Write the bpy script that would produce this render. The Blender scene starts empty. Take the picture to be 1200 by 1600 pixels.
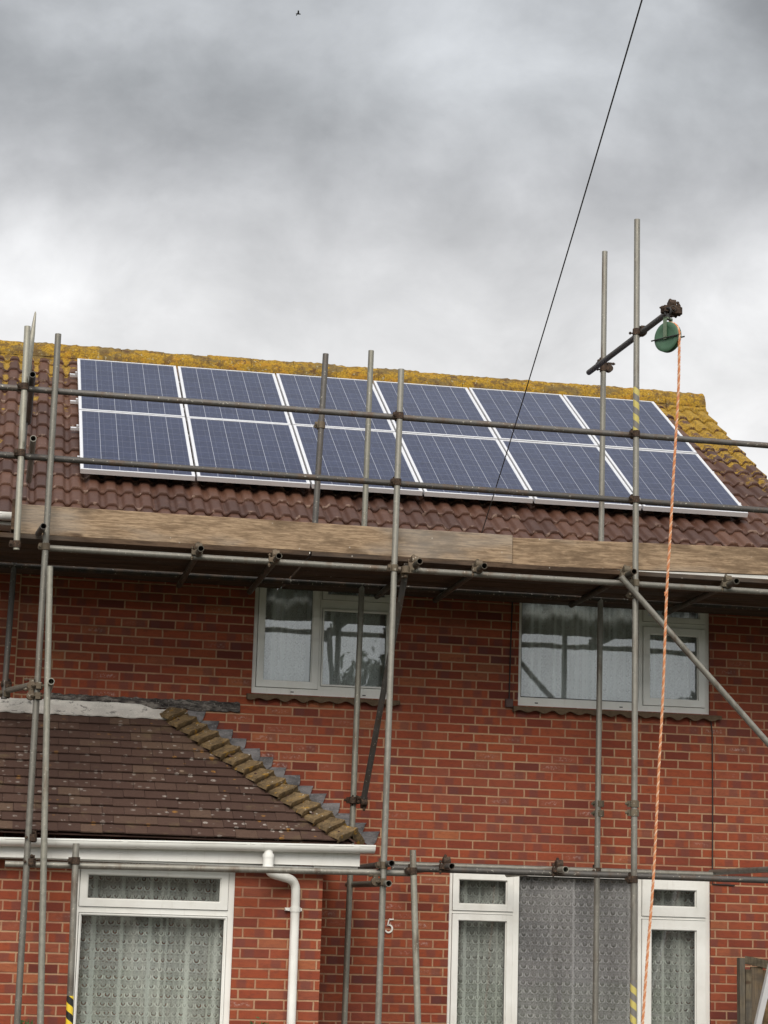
import bpy, math, random
from mathutils import Vector, Matrix
random.seed(7)
R = math.radians
sc = bpy.context.scene
COL = sc.collection
V = Vector

# ------------------------------------------------------------------ camera (solved from the panels and brick courses)
F_PX = 3290.6
CM = Matrix(((0.98248984, -0.18418122, 0.02812446), (0.06307877, 0.18678211, -0.98037417), (0.17531336, 0.96498172, 0.19512945)))
CC = V((-0.589, -17.588, 1.613))
def P(px, py, y):
    """real point, at depth y, that the photograph shows at (px, py)"""
    d = CM.transposed() @ V(((px - 600) / F_PX, (py - 800) / F_PX, 1))
    return CC + d * ((y - CC.y) / d.y)
def PX(px, py, y): return P(px, py, y).x
def PZ(px, py, y): return P(px, py, y).z
cam = bpy.data.objects.new('camera', bpy.data.cameras.new('camera'))
COL.objects.link(cam)
r_, d_, f_ = V(CM[0]), V(CM[1]), V(CM[2])
mw = Matrix((( r_.x, -d_.x, -f_.x, CC.x), (r_.y, -d_.y, -f_.y, CC.y), (r_.z, -d_.z, -f_.z, CC.z), (0, 0, 0, 1)))
cam.matrix_world = mw
cam.data.sensor_fit = 'VERTICAL'; cam.data.sensor_height = 36; cam.data.sensor_width = 27
cam.data.lens = F_PX / 1600 * 36
cam.data.clip_end = 3000
sc.camera = cam

# ------------------------------------------------------------------ node helpers
class NT:
    def __init__(s, tree):
        s.t = tree; s.n = tree.nodes; s.l = tree.links
    def new(s, typ, **kw):
        n = s.n.new(typ)
        for k, v in kw.items(): setattr(n, k, v)
        return n
    def put(s, sock, v):
        if isinstance(v, bpy.types.NodeSocket): s.l.new(v, sock)
        elif v is not None:
            if isinstance(v, (tuple, list)) and len(v) == 3 and sock.type == 'RGBA': v = (*v, 1)
            sock.default_value = v
    def math(s, op, a, b=None, c=None, clamp=False):
        n = s.new('ShaderNodeMath', operation=op, use_clamp=clamp)
        s.put(n.inputs[0], a); s.put(n.inputs[1], b)
        if c is not None: s.put(n.inputs[2], c)
        return n.outputs[0]
    def vmath(s, op, a, b=None):
        n = s.new('ShaderNodeVectorMath', operation=op)
        s.put(n.inputs[0], a)
        if b is not None: s.put(n.inputs[1], b)
        return n.outputs[0]
    def mix(s, f, a, b, mode='MIX'):
        n = s.new('ShaderNodeMix', data_type='RGBA', blend_type=mode)
        s.put(n.inputs[0], f); s.put(n.inputs[6], a); s.put(n.inputs[7], b)
        return n.outputs[2]
    def noise(s, vec, scale, detail=3, rough=.55, dist=0):
        n = s.new('ShaderNodeTexNoise')
        s.put(n.inputs['Vector'], vec); n.inputs['Scale'].default_value = scale; n.inputs['Detail'].default_value = detail
        n.inputs['Roughness'].default_value = rough; n.inputs['Distortion'].default_value = dist
        return n.outputs['Fac']
    def vor(s, vec, scale, feature='F1'):
        n = s.new('ShaderNodeTexVoronoi', feature=feature)
        s.put(n.inputs['Vector'], vec); n.inputs['Scale'].default_value = scale
        return n
    def step(s, x, lo, hi, a=0., b=1.):
        n = s.new('ShaderNodeMapRange', interpolation_type='SMOOTHSTEP')
        s.put(n.inputs[0], x); s.put(n.inputs[1], lo); s.put(n.inputs[2], hi); s.put(n.inputs[3], a); s.put(n.inputs[4], b)
        return n.outputs[0]
    def ramp(s, f, stops, interp='LINEAR'):
        n = s.new('ShaderNodeValToRGB'); s.put(n.inputs[0], f)
        cr = n.color_ramp; cr.interpolation = interp
        while len(cr.elements) < len(stops): cr.elements.new(.5)
        for e, (p, c) in zip(cr.elements, stops): e.position = p; e.color = (*c, 1)
        return n.outputs[0]
    def sep(s, v):
        n = s.new('ShaderNodeSeparateXYZ'); s.put(n.inputs[0], v); return n.outputs
    def comb(s, x=0., y=0., z=0.):
        n = s.new('ShaderNodeCombineXYZ'); s.put(n.inputs[0], x); s.put(n.inputs[1], y); s.put(n.inputs[2], z); return n.outputs[0]
    def scale(s, v, k):
        return s.vmath('MULTIPLY', v, k)
    def bump(s, h, dist, strength=1.):
        n = s.new('ShaderNodeBump'); s.put(n.inputs['Height'], h); n.inputs['Distance'].default_value = dist; n.inputs['Strength'].default_value = strength
        return n.outputs[0]

def material(name):
    m = bpy.data.materials.new(name); m.use_nodes = True
    t = NT(m.node_tree); t.b = t.n['Principled BSDF']; t.out = t.n['Material Output']
    tc = t.new('ShaderNodeTexCoord'); t.obj = tc.outputs['Object']; t.uv = tc.outputs['UV']; t.m = m
    t.rnd = t.new('ShaderNodeObjectInfo').outputs['Random']
    return t
def setp(t, color=None, rough=None, metal=None, normal=None, spec=None, coat=None):
    b = t.b
    if color is not None: t.put(b.inputs['Base Color'], color)
    if rough is not None: t.put(b.inputs['Roughness'], rough)
    if metal is not None: t.put(b.inputs['Metallic'], metal)
    if normal is not None: t.put(b.inputs['Normal'], normal)
    if spec is not None: t.put(b.inputs['Specular IOR Level'], spec)
    if coat is not None: t.put(b.inputs['Coat Weight'], coat)
    return t.m

# ------------------------------------------------------------------ materials
CH, BL = 0.0755, 0.2255
def m_brick(name, phase_u=0., phase_v=0.):
    t = material(name)
    wob = t.new('ShaderNodeTexNoise'); t.put(wob.inputs['Vector'], t.uv); wob.inputs['Scale'].default_value = 22; wob.inputs['Detail'].default_value = 3
    off = t.scale(t.vmath('SUBTRACT', wob.outputs['Color'], (.5, .5, .5)), (.006, .005, 0))
    u, v, _ = t.sep(t.vmath('ADD', t.uv, off))
    v1 = t.math('DIVIDE', t.math('ADD', v, phase_v), CH); row = t.math('FLOOR', v1); fv = t.math('FRACT', v1)
    jit = t.new('ShaderNodeTexWhiteNoise', noise_dimensions='1D'); t.put(jit.inputs['W'], row)
    u1 = t.math('ADD', t.math('DIVIDE', t.math('ADD', u, phase_u), BL), t.math('MULTIPLY', t.math('MODULO', t.math('ABSOLUTE', row), 2.), .5))
    u1 = t.math('ADD', u1, t.math('MULTIPLY', jit.outputs['Value'], .12))
    col = t.math('FLOOR', u1); fu = t.math('FRACT', u1)
    wn = t.new('ShaderNodeTexWhiteNoise', noise_dimensions='2D'); t.put(wn.inputs['Vector'], t.comb(col, row))
    r1 = wn.outputs['Value']; r2, r3, r4 = t.sep(wn.outputs['Color'])[:3]
    du = t.math('MULTIPLY', t.math('MINIMUM', fu, t.math('SUBTRACT', 1., fu)), BL)
    dv = t.math('MULTIPLY', t.math('MINIMUM', fv, t.math('SUBTRACT', 1., fv)), CH)
    d = t.math('MINIMUM', du, dv)
    edge = t.math('ADD', .0042, t.math('MULTIPLY', r3, .0016))
    mask = t.step(d, t.math('SUBTRACT', edge, .0012), t.math('ADD', edge, .0042))
    base = t.ramp(r1, [(0, (.145, .035, .024)), (.08, (.215, .047, .026)), (.35, (.272, .059, .028)), (.7, (.315, .073, .031)), (.9, (.28, .080, .044)), (1, (.37, .12, .053))])
    streak = t.noise(t.scale(t.vmath('ADD', t.uv, t.comb(t.math('MULTIPLY', r2, 7.), r3)), (16, 34, 1)), 1, 4, .6)
    base = t.mix(t.step(streak, .42, .75, 0, .4), base, (.12, .036, .028))
    kiln = t.math('MULTIPLY', t.step(r4, .6, .62), t.step(t.math('ABSOLUTE', t.math('SUBTRACT', fu, t.math('ADD', .25, t.math('MULTIPLY', r2, .5)))), .22, .12))
    base = t.mix(t.math('MULTIPLY', kiln, .45), base, (.11, .05, .05))
    big = t.noise(t.scale(t.uv, (.9, 1.6, 1)), 1, 4, .6)
    base = t.mix(t.step(big, .48, .72, 0, .35), base, (.155, .06, .05))
    fine = t.noise(t.uv, 160, 3, .6)
    base = t.mix(.28, base, t.ramp(fine, [(.3, (.35, .35, .35)), (.7, (1, 1, 1))]), 'MULTIPLY')
    # lime bloom in the middle of some bricks
    eff = t.math('MULTIPLY', t.step(r2, .80, .84), t.math('MULTIPLY', t.step(t.math('ABSOLUTE', t.math('SUBTRACT', fv, .5)), .30, .12), t.step(t.math('ABSOLUTE', t.math('SUBTRACT', fu, .5)), .42, .2)))
    eff = t.math('MULTIPLY', eff, t.step(t.noise(t.uv, 45, 4, .65), .45, .7))
    eff = t.math('MULTIPLY', eff, t.step(t.noise(t.uv, .8, 2), .45, .62))
    base = t.mix(t.math('MULTIPLY', eff, .65), base, (.47, .38, .35))
    mort = t.mix(t.noise(t.uv, 60, 3), (.32, .185, .11), (.46, .29, .175))
    mort = t.mix(t.step(t.noise(t.uv, 2.3, 3), .5, .68), mort, (.36, .175, .11))
    patchy = t.noise(t.scale(t.uv, (1.3, 2.2, 1)), 1, 3, .6)
    mort = t.mix(t.step(patchy, .42, .62, 0, .55), mort, (.28, .125, .08))
    colr = t.mix(mask, mort, base)
    damp = t.noise(t.scale(t.uv, (2.4, .7, 1)), 1, 5, .65)
    colr = t.mix(t.step(damp, .48, .74, 0, .34), colr, (.125, .038, .022))
    soot = t.noise(t.scale(t.vmath('ADD', t.uv, (5.3, 2.1, 0)), (5, 9, 1)), 1, 5, .7)
    colr = t.mix(t.step(soot, .54, .74, 0, .36), colr, (.11, .036, .024))
    h = t.math('ADD', mask, t.math('MULTIPLY', fine, .35))
    return setp(t, colr, .88, 0, t.bump(h, .006, .7), .25)

def m_simple(name, c, rough=.6, metal=0., var=.15, scale=8., spec=.4, bump=0.):
    t = material(name)
    n = t.noise(t.obj, scale, 5, .6)
    cc = t.mix(n, tuple(x * (1 - var) for x in c), tuple(min(1, x * (1 + var)) for x in c))
    nm = t.bump(t.noise(t.obj, scale * 6, 4), bump) if bump else None
    return setp(t, cc, rough, metal, nm, spec)

def m_upvc():
    t = material('white_upvc')
    n = t.noise(t.obj, 3, 4, .6); n2 = t.noise(t.scale(t.obj, (30, 30, 4)), 1, 3)
    c = t.mix(t.step(n, .35, .75), (.80, .80, .77), (.70, .69, .65))
    c = t.mix(t.step(n2, .58, .8, 0, .35), c, (.5, .47, .42))
    return setp(t, c, .35, 0, None, .45)

def m_galv(name, tint, rust=.3, rough=.5):
    t = material(name)
    n = t.noise(t.obj, 26, 6, .65); n2 = t.noise(t.scale(t.obj, (9, 9, 2.2)), 1, 4, .6)
    k = t.math('ADD', .75, t.math('MULTIPLY', t.rnd, .5))
    c = t.mix(n, tuple(x * .62 for x in tint), tuple(x * 1.3 for x in tint))
    c = t.mix(1., c, t.comb(k, k, k), 'MULTIPLY')
    c = t.mix(t.step(n2, .60 - rust * .3, .76, 0, .8), c, (.105, .066, .042)); n3 = t.noise(t.scale(t.obj, (5, 5, 1.1)), 1, 5, .7); c = t.mix(t.step(n3, .55, .66, 0, .5), c, tuple(x * .5 for x in tint))
    spl = t.noise(t.obj, 55, 2); c = t.mix(t.step(spl, .66, .70, 0, .7), c, (.42, .40, .34))
    return setp(t, c, t.step(n, .2, .8, rough - .12, rough + .15), .5, t.bump(n, .002, .4), .4)

def m_rust(name='rusty_iron'):
    t = material(name)
    n = t.noise(t.obj, 60, 5, .7)
    c = t.ramp(n, [(.3, (.018, .013, .011)), (.55, (.06, .038, .026)), (.75, (.17, .10, .055))])
    return setp(t, c, .75, .2, t.bump(n, .004), .3)

def m_wood(name, c0, c1, stretch=(3, 30, 30)):
    t = material(name)
    o = t.vmath('ADD', t.obj, t.comb(t.math('MULTIPLY', t.rnd, 31.), t.math('MULTIPLY', t.rnd, 17.), 0.))
    g = t.noise(t.scale(o, stretch), 1.6, 6, .62, .6)
    fib = t.noise(t.scale(o, tuple(q * 5 for q in stretch)), 1.2, 3)
    c = t.mix(t.step(g, .32, .66), c0, c1)
    c = t.mix(t.step(fib, .50, .70, 0, .5), c, tuple(q * .45 for q in c0))
    kv = t.vor(t.scale(o, (1.7, 3.0, 6.0)), 1.6)
    knot = t.step(kv.outputs['Distance'], .20, .06)
    knot = t.math('MULTIPLY', knot, t.step(t.sep(kv.outputs['Color'])[0], .5, .55))
    c = t.mix(t.math('MULTIPLY', knot, .8), c, (.055, .03, .018))
    st = t.noise(t.scale(o, (1.6, 6, 5)), 1, 6, .7); c = t.mix(t.step(st, .48, .64, 0, .75), c, tuple(q * .6 for q in c0))
    grey = t.noise(t.scale(o, (.9, 3, 3)), 1, 3); c = t.mix(t.step(grey, .45, .65, 0, .45), c, (sum(c1) / 3 * .95, sum(c1) / 3 * .92, sum(c1) / 3 * .86))
    spl = t.vor(o, 9); c = t.mix(t.math('MULTIPLY', t.step(spl.outputs['Distance'], .07, .04), .5), c, (.5, .47, .42))
    return setp(t, c, .85, 0, t.bump(g, .004, .5), .2)

def m_maintile():
    t = material('concrete_roof_tile')
    at = t.new('ShaderNodeVertexColor', layer_name='tile'); rl, fr, rn = t.sep(at.outputs['Color'])[:3]
    u, s, _ = t.sep(t.uv)
    n1 = t.noise(t.obj, 7, 5, .65); n2 = t.noise(t.obj, 38, 5, .7); n3 = t.noise(t.obj, 110, 3)
    base = t.ramp(rn, [(0, (.050, .022, .0145)), (.5, (.072, .031, .019)), (1, (.100, .045, .026))])
    base = t.mix(t.step(n2, .4, .75, 0, .5), base, (.045, .021, .018))
    base = t.mix(t.step(n1, .5, .75, 0, .35), base, (.14, .07, .05))
    # chipped pale edges on the lower lip
    chip = t.math('MULTIPLY', t.step(fr, .16, .04), t.step(t.noise(t.scale(t.obj, (14, 14, 14)), 1, 3), .56, .64))
    base = t.mix(t.math('MULTIPLY', chip, .55), base, (.33, .23, .18))
    sp = t.step(t.vor(t.obj, 26).outputs['Distance'], .13, .06)
    sp = t.math('MULTIPLY', sp, t.step(n1, .48, .6)); base = t.mix(t.math('MULTIPLY', sp, .5), base, (.42, .36, .30))
    # lichen: thick towards the ridge and the right verge, else along the channels
    hi = t.math('POWER', t.math('DIVIDE', s, 4.4, clamp=True), 3.)
    rt = t.step(u, 5.7, 6.7)
    lf = t.step(u, .6, -.6)
    chan = t.math('SUBTRACT', 1., rl)
    a = t.math('ADD', t.math('MULTIPLY', hi, t.math('ADD', .18, t.math('MULTIPLY', chan, .20))), t.math('MULTIPLY', t.noise(t.obj, 3.2, 5, .7), .9))
    a = t.math('ADD', a, t.math('MULTIPLY', rt, t.math('ADD', .085, t.math('MULTIPLY', t.math('DIVIDE', s, 4.4), .27))))
    a = t.math('ADD', a, t.math('MULTIPLY', t.math('MULTIPLY', lf, chan), .08))
    a = t.math('ADD', a, t.math('MULTIPLY', t.math('SUBTRACT', n2, .5), .35))
    a = t.math('SUBTRACT', t.math('ADD', a, t.math('MULTIPLY', t.math('SUBTRACT', n1, .5), .35)), t.math('MULTIPLY', t.step(fr, .16, .05), .10))
    lm = t.step(a, .69, .77)
    lc = t.mix(t.step(n2, .3, .7), (.15, .095, .016), (.42, .25, .028)); lc = t.mix(t.step(n3, .5, .7, 0, .6), lc, (.16, .12, .03))
    c = t.mix(t.math('MULTIPLY', lm, .93), base, lc)
    h = t.math('ADD', t.math('MULTIPLY', n2, .5), t.math('MULTIPLY', lm, t.math('ADD', .4, n3)))
    return setp(t, c, t.math('ADD', .55, t.math('MULTIPLY', lm, .35)), 0, t.bump(h, .008, .6), .35)

def m_ridgetile():
    t = material('lichened_ridge_tile')
    n1 = t.noise(t.obj, 9, 6, .7); n2 = t.noise(t.obj, 55, 4, .7)
    c = t.mix(t.step(n2, .3, .7), (.16, .095, .015), (.41, .245, .028))
    pt = t.noise(t.scale(t.obj, (2.6, 5, 5)), 1, 4, .65)
    c = t.mix(t.step(pt, .50, .62, 0, .75), c, (.11, .085, .045)); c = t.mix(t.step(pt, .44, .36, 0, .5), c, (.36, .17, .018))
    c = t.mix(t.step(n1, .48, .62, 0, .8), c, (.10, .062, .028))
    c = t.mix(t.step(t.noise(t.obj, 17, 5, .65), .54, .66, 0, .85), c, (.085, .045, .025))
    c = t.mix(t.step(t.noise(t.obj, 30, 3), .64, .70, 0, .7), c, (.34, .30, .20))
    return setp(t, c, .9, 0, t.bump(t.math('ADD', n1, n2), .012, .7), .2)

def m_plaintile():
    t = material('brown_plain_tile')
    at = t.new('ShaderNodeVertexColor', layer_name='tile'); rn, fr, _ = t.sep(at.outputs['Color'])[:3]
    n1 = t.noise(t.obj, 5, 5, .65); n2 = t.noise(t.obj, 45, 5, .7)
    c = t.ramp(rn, [(0, (.058, .032, .025)), (.45, (.068, .038, .029)), (.85, (.078, .045, .034)), (1, (.105, .066, .046))])
    c = t.mix(t.step(n2, .4, .75, 0, .5), c, (.045, .026, .02))
    u = t.sep(t.obj)[0]
    dens = t.math('MULTIPLY', t.step(t.noise(t.obj, 2.4, 4), .36, .56), t.step(u, -3.2, -.9, .45, 1.))
    v1 = t.vor(t.vmath('ADD', t.obj, t.scale(t.vmath('SUBTRACT', t.comb(n2, n1), (.5, .5, 0)), (.02, .03, 0))), 17)
    pick = t.sep(v1.outputs['Color'])
    spot = t.math('MULTIPLY', t.step(v1.outputs['Distance'], t.math('ADD', .10, t.math('MULTIPLY', pick[1], .34)), t.math('ADD', .05, t.math('MULTIPLY', pick[1], .26))), t.step(pick[0], .38, .42))
    spot = t.math('MULTIPLY', spot, dens)
    sc_ = t.mix(t.step(pick[2], .80, .82), (.46, .42, .38), (.40, .19, .03))
    c = t.mix(t.math('MULTIPLY', t.math('MULTIPLY', spot, t.step(n2, .35, .55)), .8), c, sc_)
    c = t.mix(t.math('MULTIPLY', t.step(n1, .56, .72), .5), c, (.13, .095, .05))
    return setp(t, c, .85, 0, t.bump(n2, .006, .6), .25)

def m_hiptile():
    t = material('mossy_hip_tile')
    n1 = t.noise(t.obj, 12, 5, .7); n2 = t.noise(t.obj, 60, 4, .7)
    c = t.mix(t.step(n1, .3, .7), (.085, .06, .035), (.22, .15, .075)); c = t.mix(t.step(n2, .48, .7, 0, .7), c, (.055, .04, .028))
    c = t.mix(t.step(t.noise(t.obj, 16, 3), .60, .68, 0, .7), c, (.36, .20, .03))
    c = t.mix(t.step(t.noise(t.obj, 26, 3), .66, .70, 0, .8), c, (.48, .45, .40))
    return setp(t, c, .92, 0, t.bump(t.math('ADD', n1, n2), .01, .7), .2)

def m_fillet():
    t = material('stained_mortar')
    n1 = t.noise(t.scale(t.obj, (10, 10, 26)), 1, 5, .7); n2 = t.noise(t.obj, 50, 4, .7)
    c = t.ramp(n1, [(.36, (.02, .018, .018)), (.5, (.085, .075, .07)), (.62, (.22, .20, .18))])
    c = t.mix(t.step(n2, .6, .72, 0, .8), c, (.42, .40, .37))
    return setp(t, c, .9, 0, t.bump(t.math('ADD', n1, n2), .01), .2)

def m_lead(name, a, b):
    t = material(name)
    n = t.noise(t.scale(t.obj, (4, 4, 12)), 1, 5, .65); n2 = t.noise(t.scale(t.obj, (14, 14, 22)), 1, 4, .7)
    c = t.mix(t.step(n, .32, .68), a, b); c = t.mix(t.step(n2, .56, .68, 0, .75), c, (.06, .055, .055)); n3 = t.noise(t.obj, 70, 3, .7); c = t.mix(t.step(n3, .55, .7, 0, .5), c, tuple(min(1, q * 1.35) for q in b))
    return setp(t, c, .6, .1, t.bump(n2, .004), .35)

def m_cells():
    t = material('polycrystalline_cells')
    u, v, _ = t.sep(t.uv)                       # 0..6 , 0..10 cells
    fu, fv = t.math('FRACT', u), t.math('FRACT', v)
    wn = t.new('ShaderNodeTexWhiteNoise', noise_dimensions='3D'); t.put(wn.inputs['Vector'], t.comb(t.math('FLOOR', u), t.math('FLOOR', v), t.math('MULTIPLY', t.rnd, 50.)))
    c = t.mix(wn.outputs['Value'], (.012, .016, .042), (.020, .027, .062))
    g = t.vor(t.scale(t.obj, (1, 1, 1)), 45); c = t.mix(.35, c, t.mix(t.sep(g.outputs['Color'])[0], (.007, .011, .04), (.032, .042, .105)))
    eu = t.math('MINIMUM', fu, t.math('SUBTRACT', 1., fu)); ev = t.math('MINIMUM', fv, t.math('SUBTRACT', 1., fv))
    gapu = t.step(eu, .014, .007); gapv = t.step(ev, .022, .012)
    bus = t.math('MAXIMUM', t.step(t.math('ABSOLUTE', t.math('SUBTRACT', fu, .27)), .014, .007), t.step(t.math('ABSOLUTE', t.math('SUBTRACT', fu, .73)), .014, .007))
    c = t.mix(t.math('MULTIPLY', bus, .2), c, (.22, .24, .30))
    c = t.mix(t.math('MULTIPLY', gapv, .2), c, (.40, .43, .50))
    c = t.mix(t.math('MULTIPLY', gapu, .7), c, (.52, .54, .60))
    rim = t.math('MAXIMUM', t.step(u, .0, -.02), t.step(u, 6., 6.02)); c = t.mix(rim, c, (.6, .62, .66))
    setp(t, c, .55, 0, None, .3)
    t.b.inputs['Coat Weight'].default_value = .72; t.b.inputs['Coat Roughness'].default_value = .09; t.b.inputs['Coat IOR'].default_value = 1.33
    dirt = t.noise(t.obj, 3, 4); t.put(t.b.inputs['Coat Roughness'], t.step(dirt, .3, .8, .05, .16))
    return t.m

def m_glass():
    t = material('window_glass')
    lw = t.new('ShaderNodeLayerWeight'); lw.inputs['Blend'].default_value = .5; frs = t.math('ADD', .085, t.math('MULTIPLY', t.math('POWER', lw.outputs['Facing'], 5.), .9))
    gl = t.new('ShaderNodeBsdfGlossy'); gl.inputs['Roughness'].default_value = .012; gl.inputs['Color'].default_value = (1, 1, 1, 1)
    t.put(gl.inputs['Normal'], t.bump(t.noise(t.obj, 2.2, 2), .0016, 1.))
    tr = t.new('ShaderNodeBsdfTransparent'); tr.inputs['Color'].default_value = (.965, .975, .97, 1)
    mx = t.new('ShaderNodeMixShader'); t.put(mx.inputs[0], frs); t.l.new(tr.outputs[0], mx.inputs[1]); t.l.new(gl.outputs[0], mx.inputs[2])
    t.l.new(mx.outputs[0], t.out.inputs['Surface'])
    return t.m

def m_net(name, tint, d0=.66, hol=.28, so=.32):
    t = material(name)
    k = 15.; hol_ = hol
    wob = t.new('ShaderNodeTexNoise'); t.put(wob.inputs['Vector'], t.uv); wob.inputs['Scale'].default_value = 7; wob.inputs['Detail'].default_value = 3
    u, v, _ = t.sep(t.scale(t.vmath('ADD', t.uv, t.scale(t.vmath('SUBTRACT', wob.outputs['Color'], (.5, .5, .5)), (.035, .03, 0))), (k, k, 1)))
    row = t.math('FLOOR', v); u = t.math('ADD', u, t.math('MULTIPLY', t.math('MODULO', t.math('ABSOLUTE', row), 2.), .5))
    fu = t.math('SUBTRACT', t.math('FRACT', u), .5); fv = t.math('SUBTRACT', t.math('FRACT', v), .35)
    rad = t.math('SQRT', t.math('ADD', t.math('MULTIPLY', fu, fu), t.math('MULTIPLY', fv, fv)))
    arc = t.math('MULTIPLY', t.step(t.math('ABSOLUTE', t.math('SUBTRACT', rad, .40)), .10, .04), t.step(fv, .18, .02))
    dot = t.step(rad, .17, .10)
    thread = t.noise(t.scale(t.uv, (70, 70, 1)), 1, 3, .7)
    solid = t.math('MAXIMUM', arc, t.math('MULTIPLY', dot, .0))
    hole = t.math('MULTIPLY', t.step(t.math('ABSOLUTE', t.math('SUBTRACT', rad, .23)), .10, .05), t.step(fv, .12, -.02))
    cw = t.new('ShaderNodeTexWhiteNoise', noise_dimensions='2D'); t.put(cw.inputs['Vector'], t.comb(t.math('FLOOR', u), row)); vary = t.math('ADD', .45, t.math('MULTIPLY', cw.outputs['Value'], .75))
    solid = t.math('MULTIPLY', solid, vary); hole = t.math('MULTIPLY', hole, vary)
    dens = t.math('ADD', d0, t.math('MULTIPLY', solid, so))
    dens = t.math('SUBTRACT', dens, t.math('MULTIPLY', hole, hol))
    flower = t.math('MULTIPLY', t.step(t.math('ABSOLUTE', t.math('SUBTRACT', t.math('FRACT', t.math('MULTIPLY', u, 2.)), .5)), .30, .12), t.step(t.math('ABSOLUTE', t.math('SUBTRACT', t.math('FRACT', v), .86)), .10, .03))
    dens = t.math('SUBTRACT', dens, t.math('MULTIPLY', flower, t.math('MULTIPLY', hol_, .45)))
    lwf = t.new('ShaderNodeLayerWeight'); lwf.inputs['Blend'].default_value = .5
    dens = t.math('ADD', dens, t.step(lwf.outputs['Facing'], .10, .55, -.12, .42))
    wear = t.noise(t.scale(t.uv, (3, 1.2, 1)), 1, 3); dens = t.math('ADD', dens, t.step(wear, .35, .7, -.08, .08))
    dens = t.math('ADD', dens, t.math('MULTIPLY', t.math('SUBTRACT', thread, .5), .8), clamp=True)
    df = t.new('ShaderNodeBsdfDiffuse'); df.inputs['Color'].default_value = (*tint, 1)
    tl = t.new('ShaderNodeBsdfTranslucent'); tl.inputs['Color'].default_value = (*tint, 1)
    m0 = t.new('ShaderNodeMixShader'); m0.inputs[0].default_value = .25; t.l.new(df.outputs[0], m0.inputs[1]); t.l.new(tl.outputs[0], m0.inputs[2])
    tr = t.new('ShaderNodeBsdfTransparent')
    mx = t.new('ShaderNodeMixShader'); t.put(mx.inputs[0], dens); t.l.new(tr.outputs[0], mx.inputs[1]); t.l.new(m0.outputs[0], mx.inputs[2])
    t.l.new(mx.outputs[0], t.out.inputs['Surface'])
    return t.m

def m_rope():
    t = material('orange_rope')
    w = t.sep(t.uv)[0]
    n = t.noise(t.obj, 90, 3)
    c = t.mix(n, (.45, .165, .07), (.66, .29, .145)); c = t.mix(t.step(w, .62, .7), c, (.64, .42, .29))
    return setp(t, c, .8, 0, None, .2)

def m_tape(nm='hazard_tape', ya=(.70, .50, .03), bl=(.015, .015, .014)):
    t = material(nm)
    a, l, _ = t.sep(t.uv)
    s = t.math('FRACT', t.math('ADD', t.math('MULTIPLY', l, 9.), a))
    n = t.noise(t.obj, 40, 3)
    c = t.mix(t.step(s, .48, .52), ya, bl)
    c = t.mix(t.step(n, .62, .7, 0, .7), c, (.3, .27, .2))
    return setp(t, c, .5, 0, None, .4)

BRICK = m_brick('red_brick', .03, .03)
BRICK2 = m_brick('red_brick_bay', .10, .052)
BRICK3 = m_brick('red_brick_neighbour', .16, .012)
UPVC = m_upvc()
GALV = m_galv('galvanised_tube', (.215, .205, .18), .3)
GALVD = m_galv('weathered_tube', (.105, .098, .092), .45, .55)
GALVL = m_galv('pale_tube', (.275, .265, .225), .15)
RUST = m_rust()
CLAMP = m_galv('dirty_clamp', (.15, .125, .09), .9, .7)
BOARD = m_wood('scaffold_board_wood', (.18, .12, .075), (.375, .27, .175), (3.2, 38, 38))
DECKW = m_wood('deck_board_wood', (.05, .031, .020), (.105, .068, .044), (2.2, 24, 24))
GATEW = m_wood('old_gate_wood', (.075, .06, .042), (.15, .12, .08), (24, 24, 2.2))
TILE = m_maintile(); RIDGE = m_ridgetile(); PLAIN = m_plaintile(); HIP = m_hiptile(); FILLET = m_fillet()
LEADW = m_lead('whitened_lead', (.50, .48, .45), (.66, .63, .59)); LEADG = m_lead('grey_lead', (.05, .048, .052), (.19, .18, .185))
CELL = m_cells(); ALU = m_simple('panel_aluminium', (.78, .78, .80), .42, .55, .05)
GLASS = m_glass(); NET = m_net('net_lace', (.84, .87, .83), .62, .32, .36); NETB = m_net('net_lace_lilac', (.74, .71, .73), .60, .28, .34); NETU = m_net('net_lace_white', (.84, .88, .88), .88, .13, .06)
ROPE = m_rope(); TAPE = m_tape(); TAPEP = m_tape('faded_tape', (.50, .42, .12), (.17, .16, .15))
GREEN = m_simple('green_paint', (.045, .105, .06), .45, 0., .25, 20, .5)
GREEND = m_simple('green_paint_worn', (.11, .15, .10), .55, 0., .35, 30, .4)
BLACK = m_simple('black_rubber', (.018, .017, .017), .6)
SILL = m_simple('sill_tile', (.115, .078, .05), .85, 0, .4, 25, .2, .004)
PLASTER = m_simple('room_plaster', (.38, .36, .33), .9)
NUM = m_simple('pale_numeral', (.72, .70, .66), .5, 0, .06)
SEAL = m_simple('grey_seal', (.05, .05, .05), .6)
LADALU = m_simple('ladder_aluminium', (.62, .61, .62), .38, .55, .12)

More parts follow.
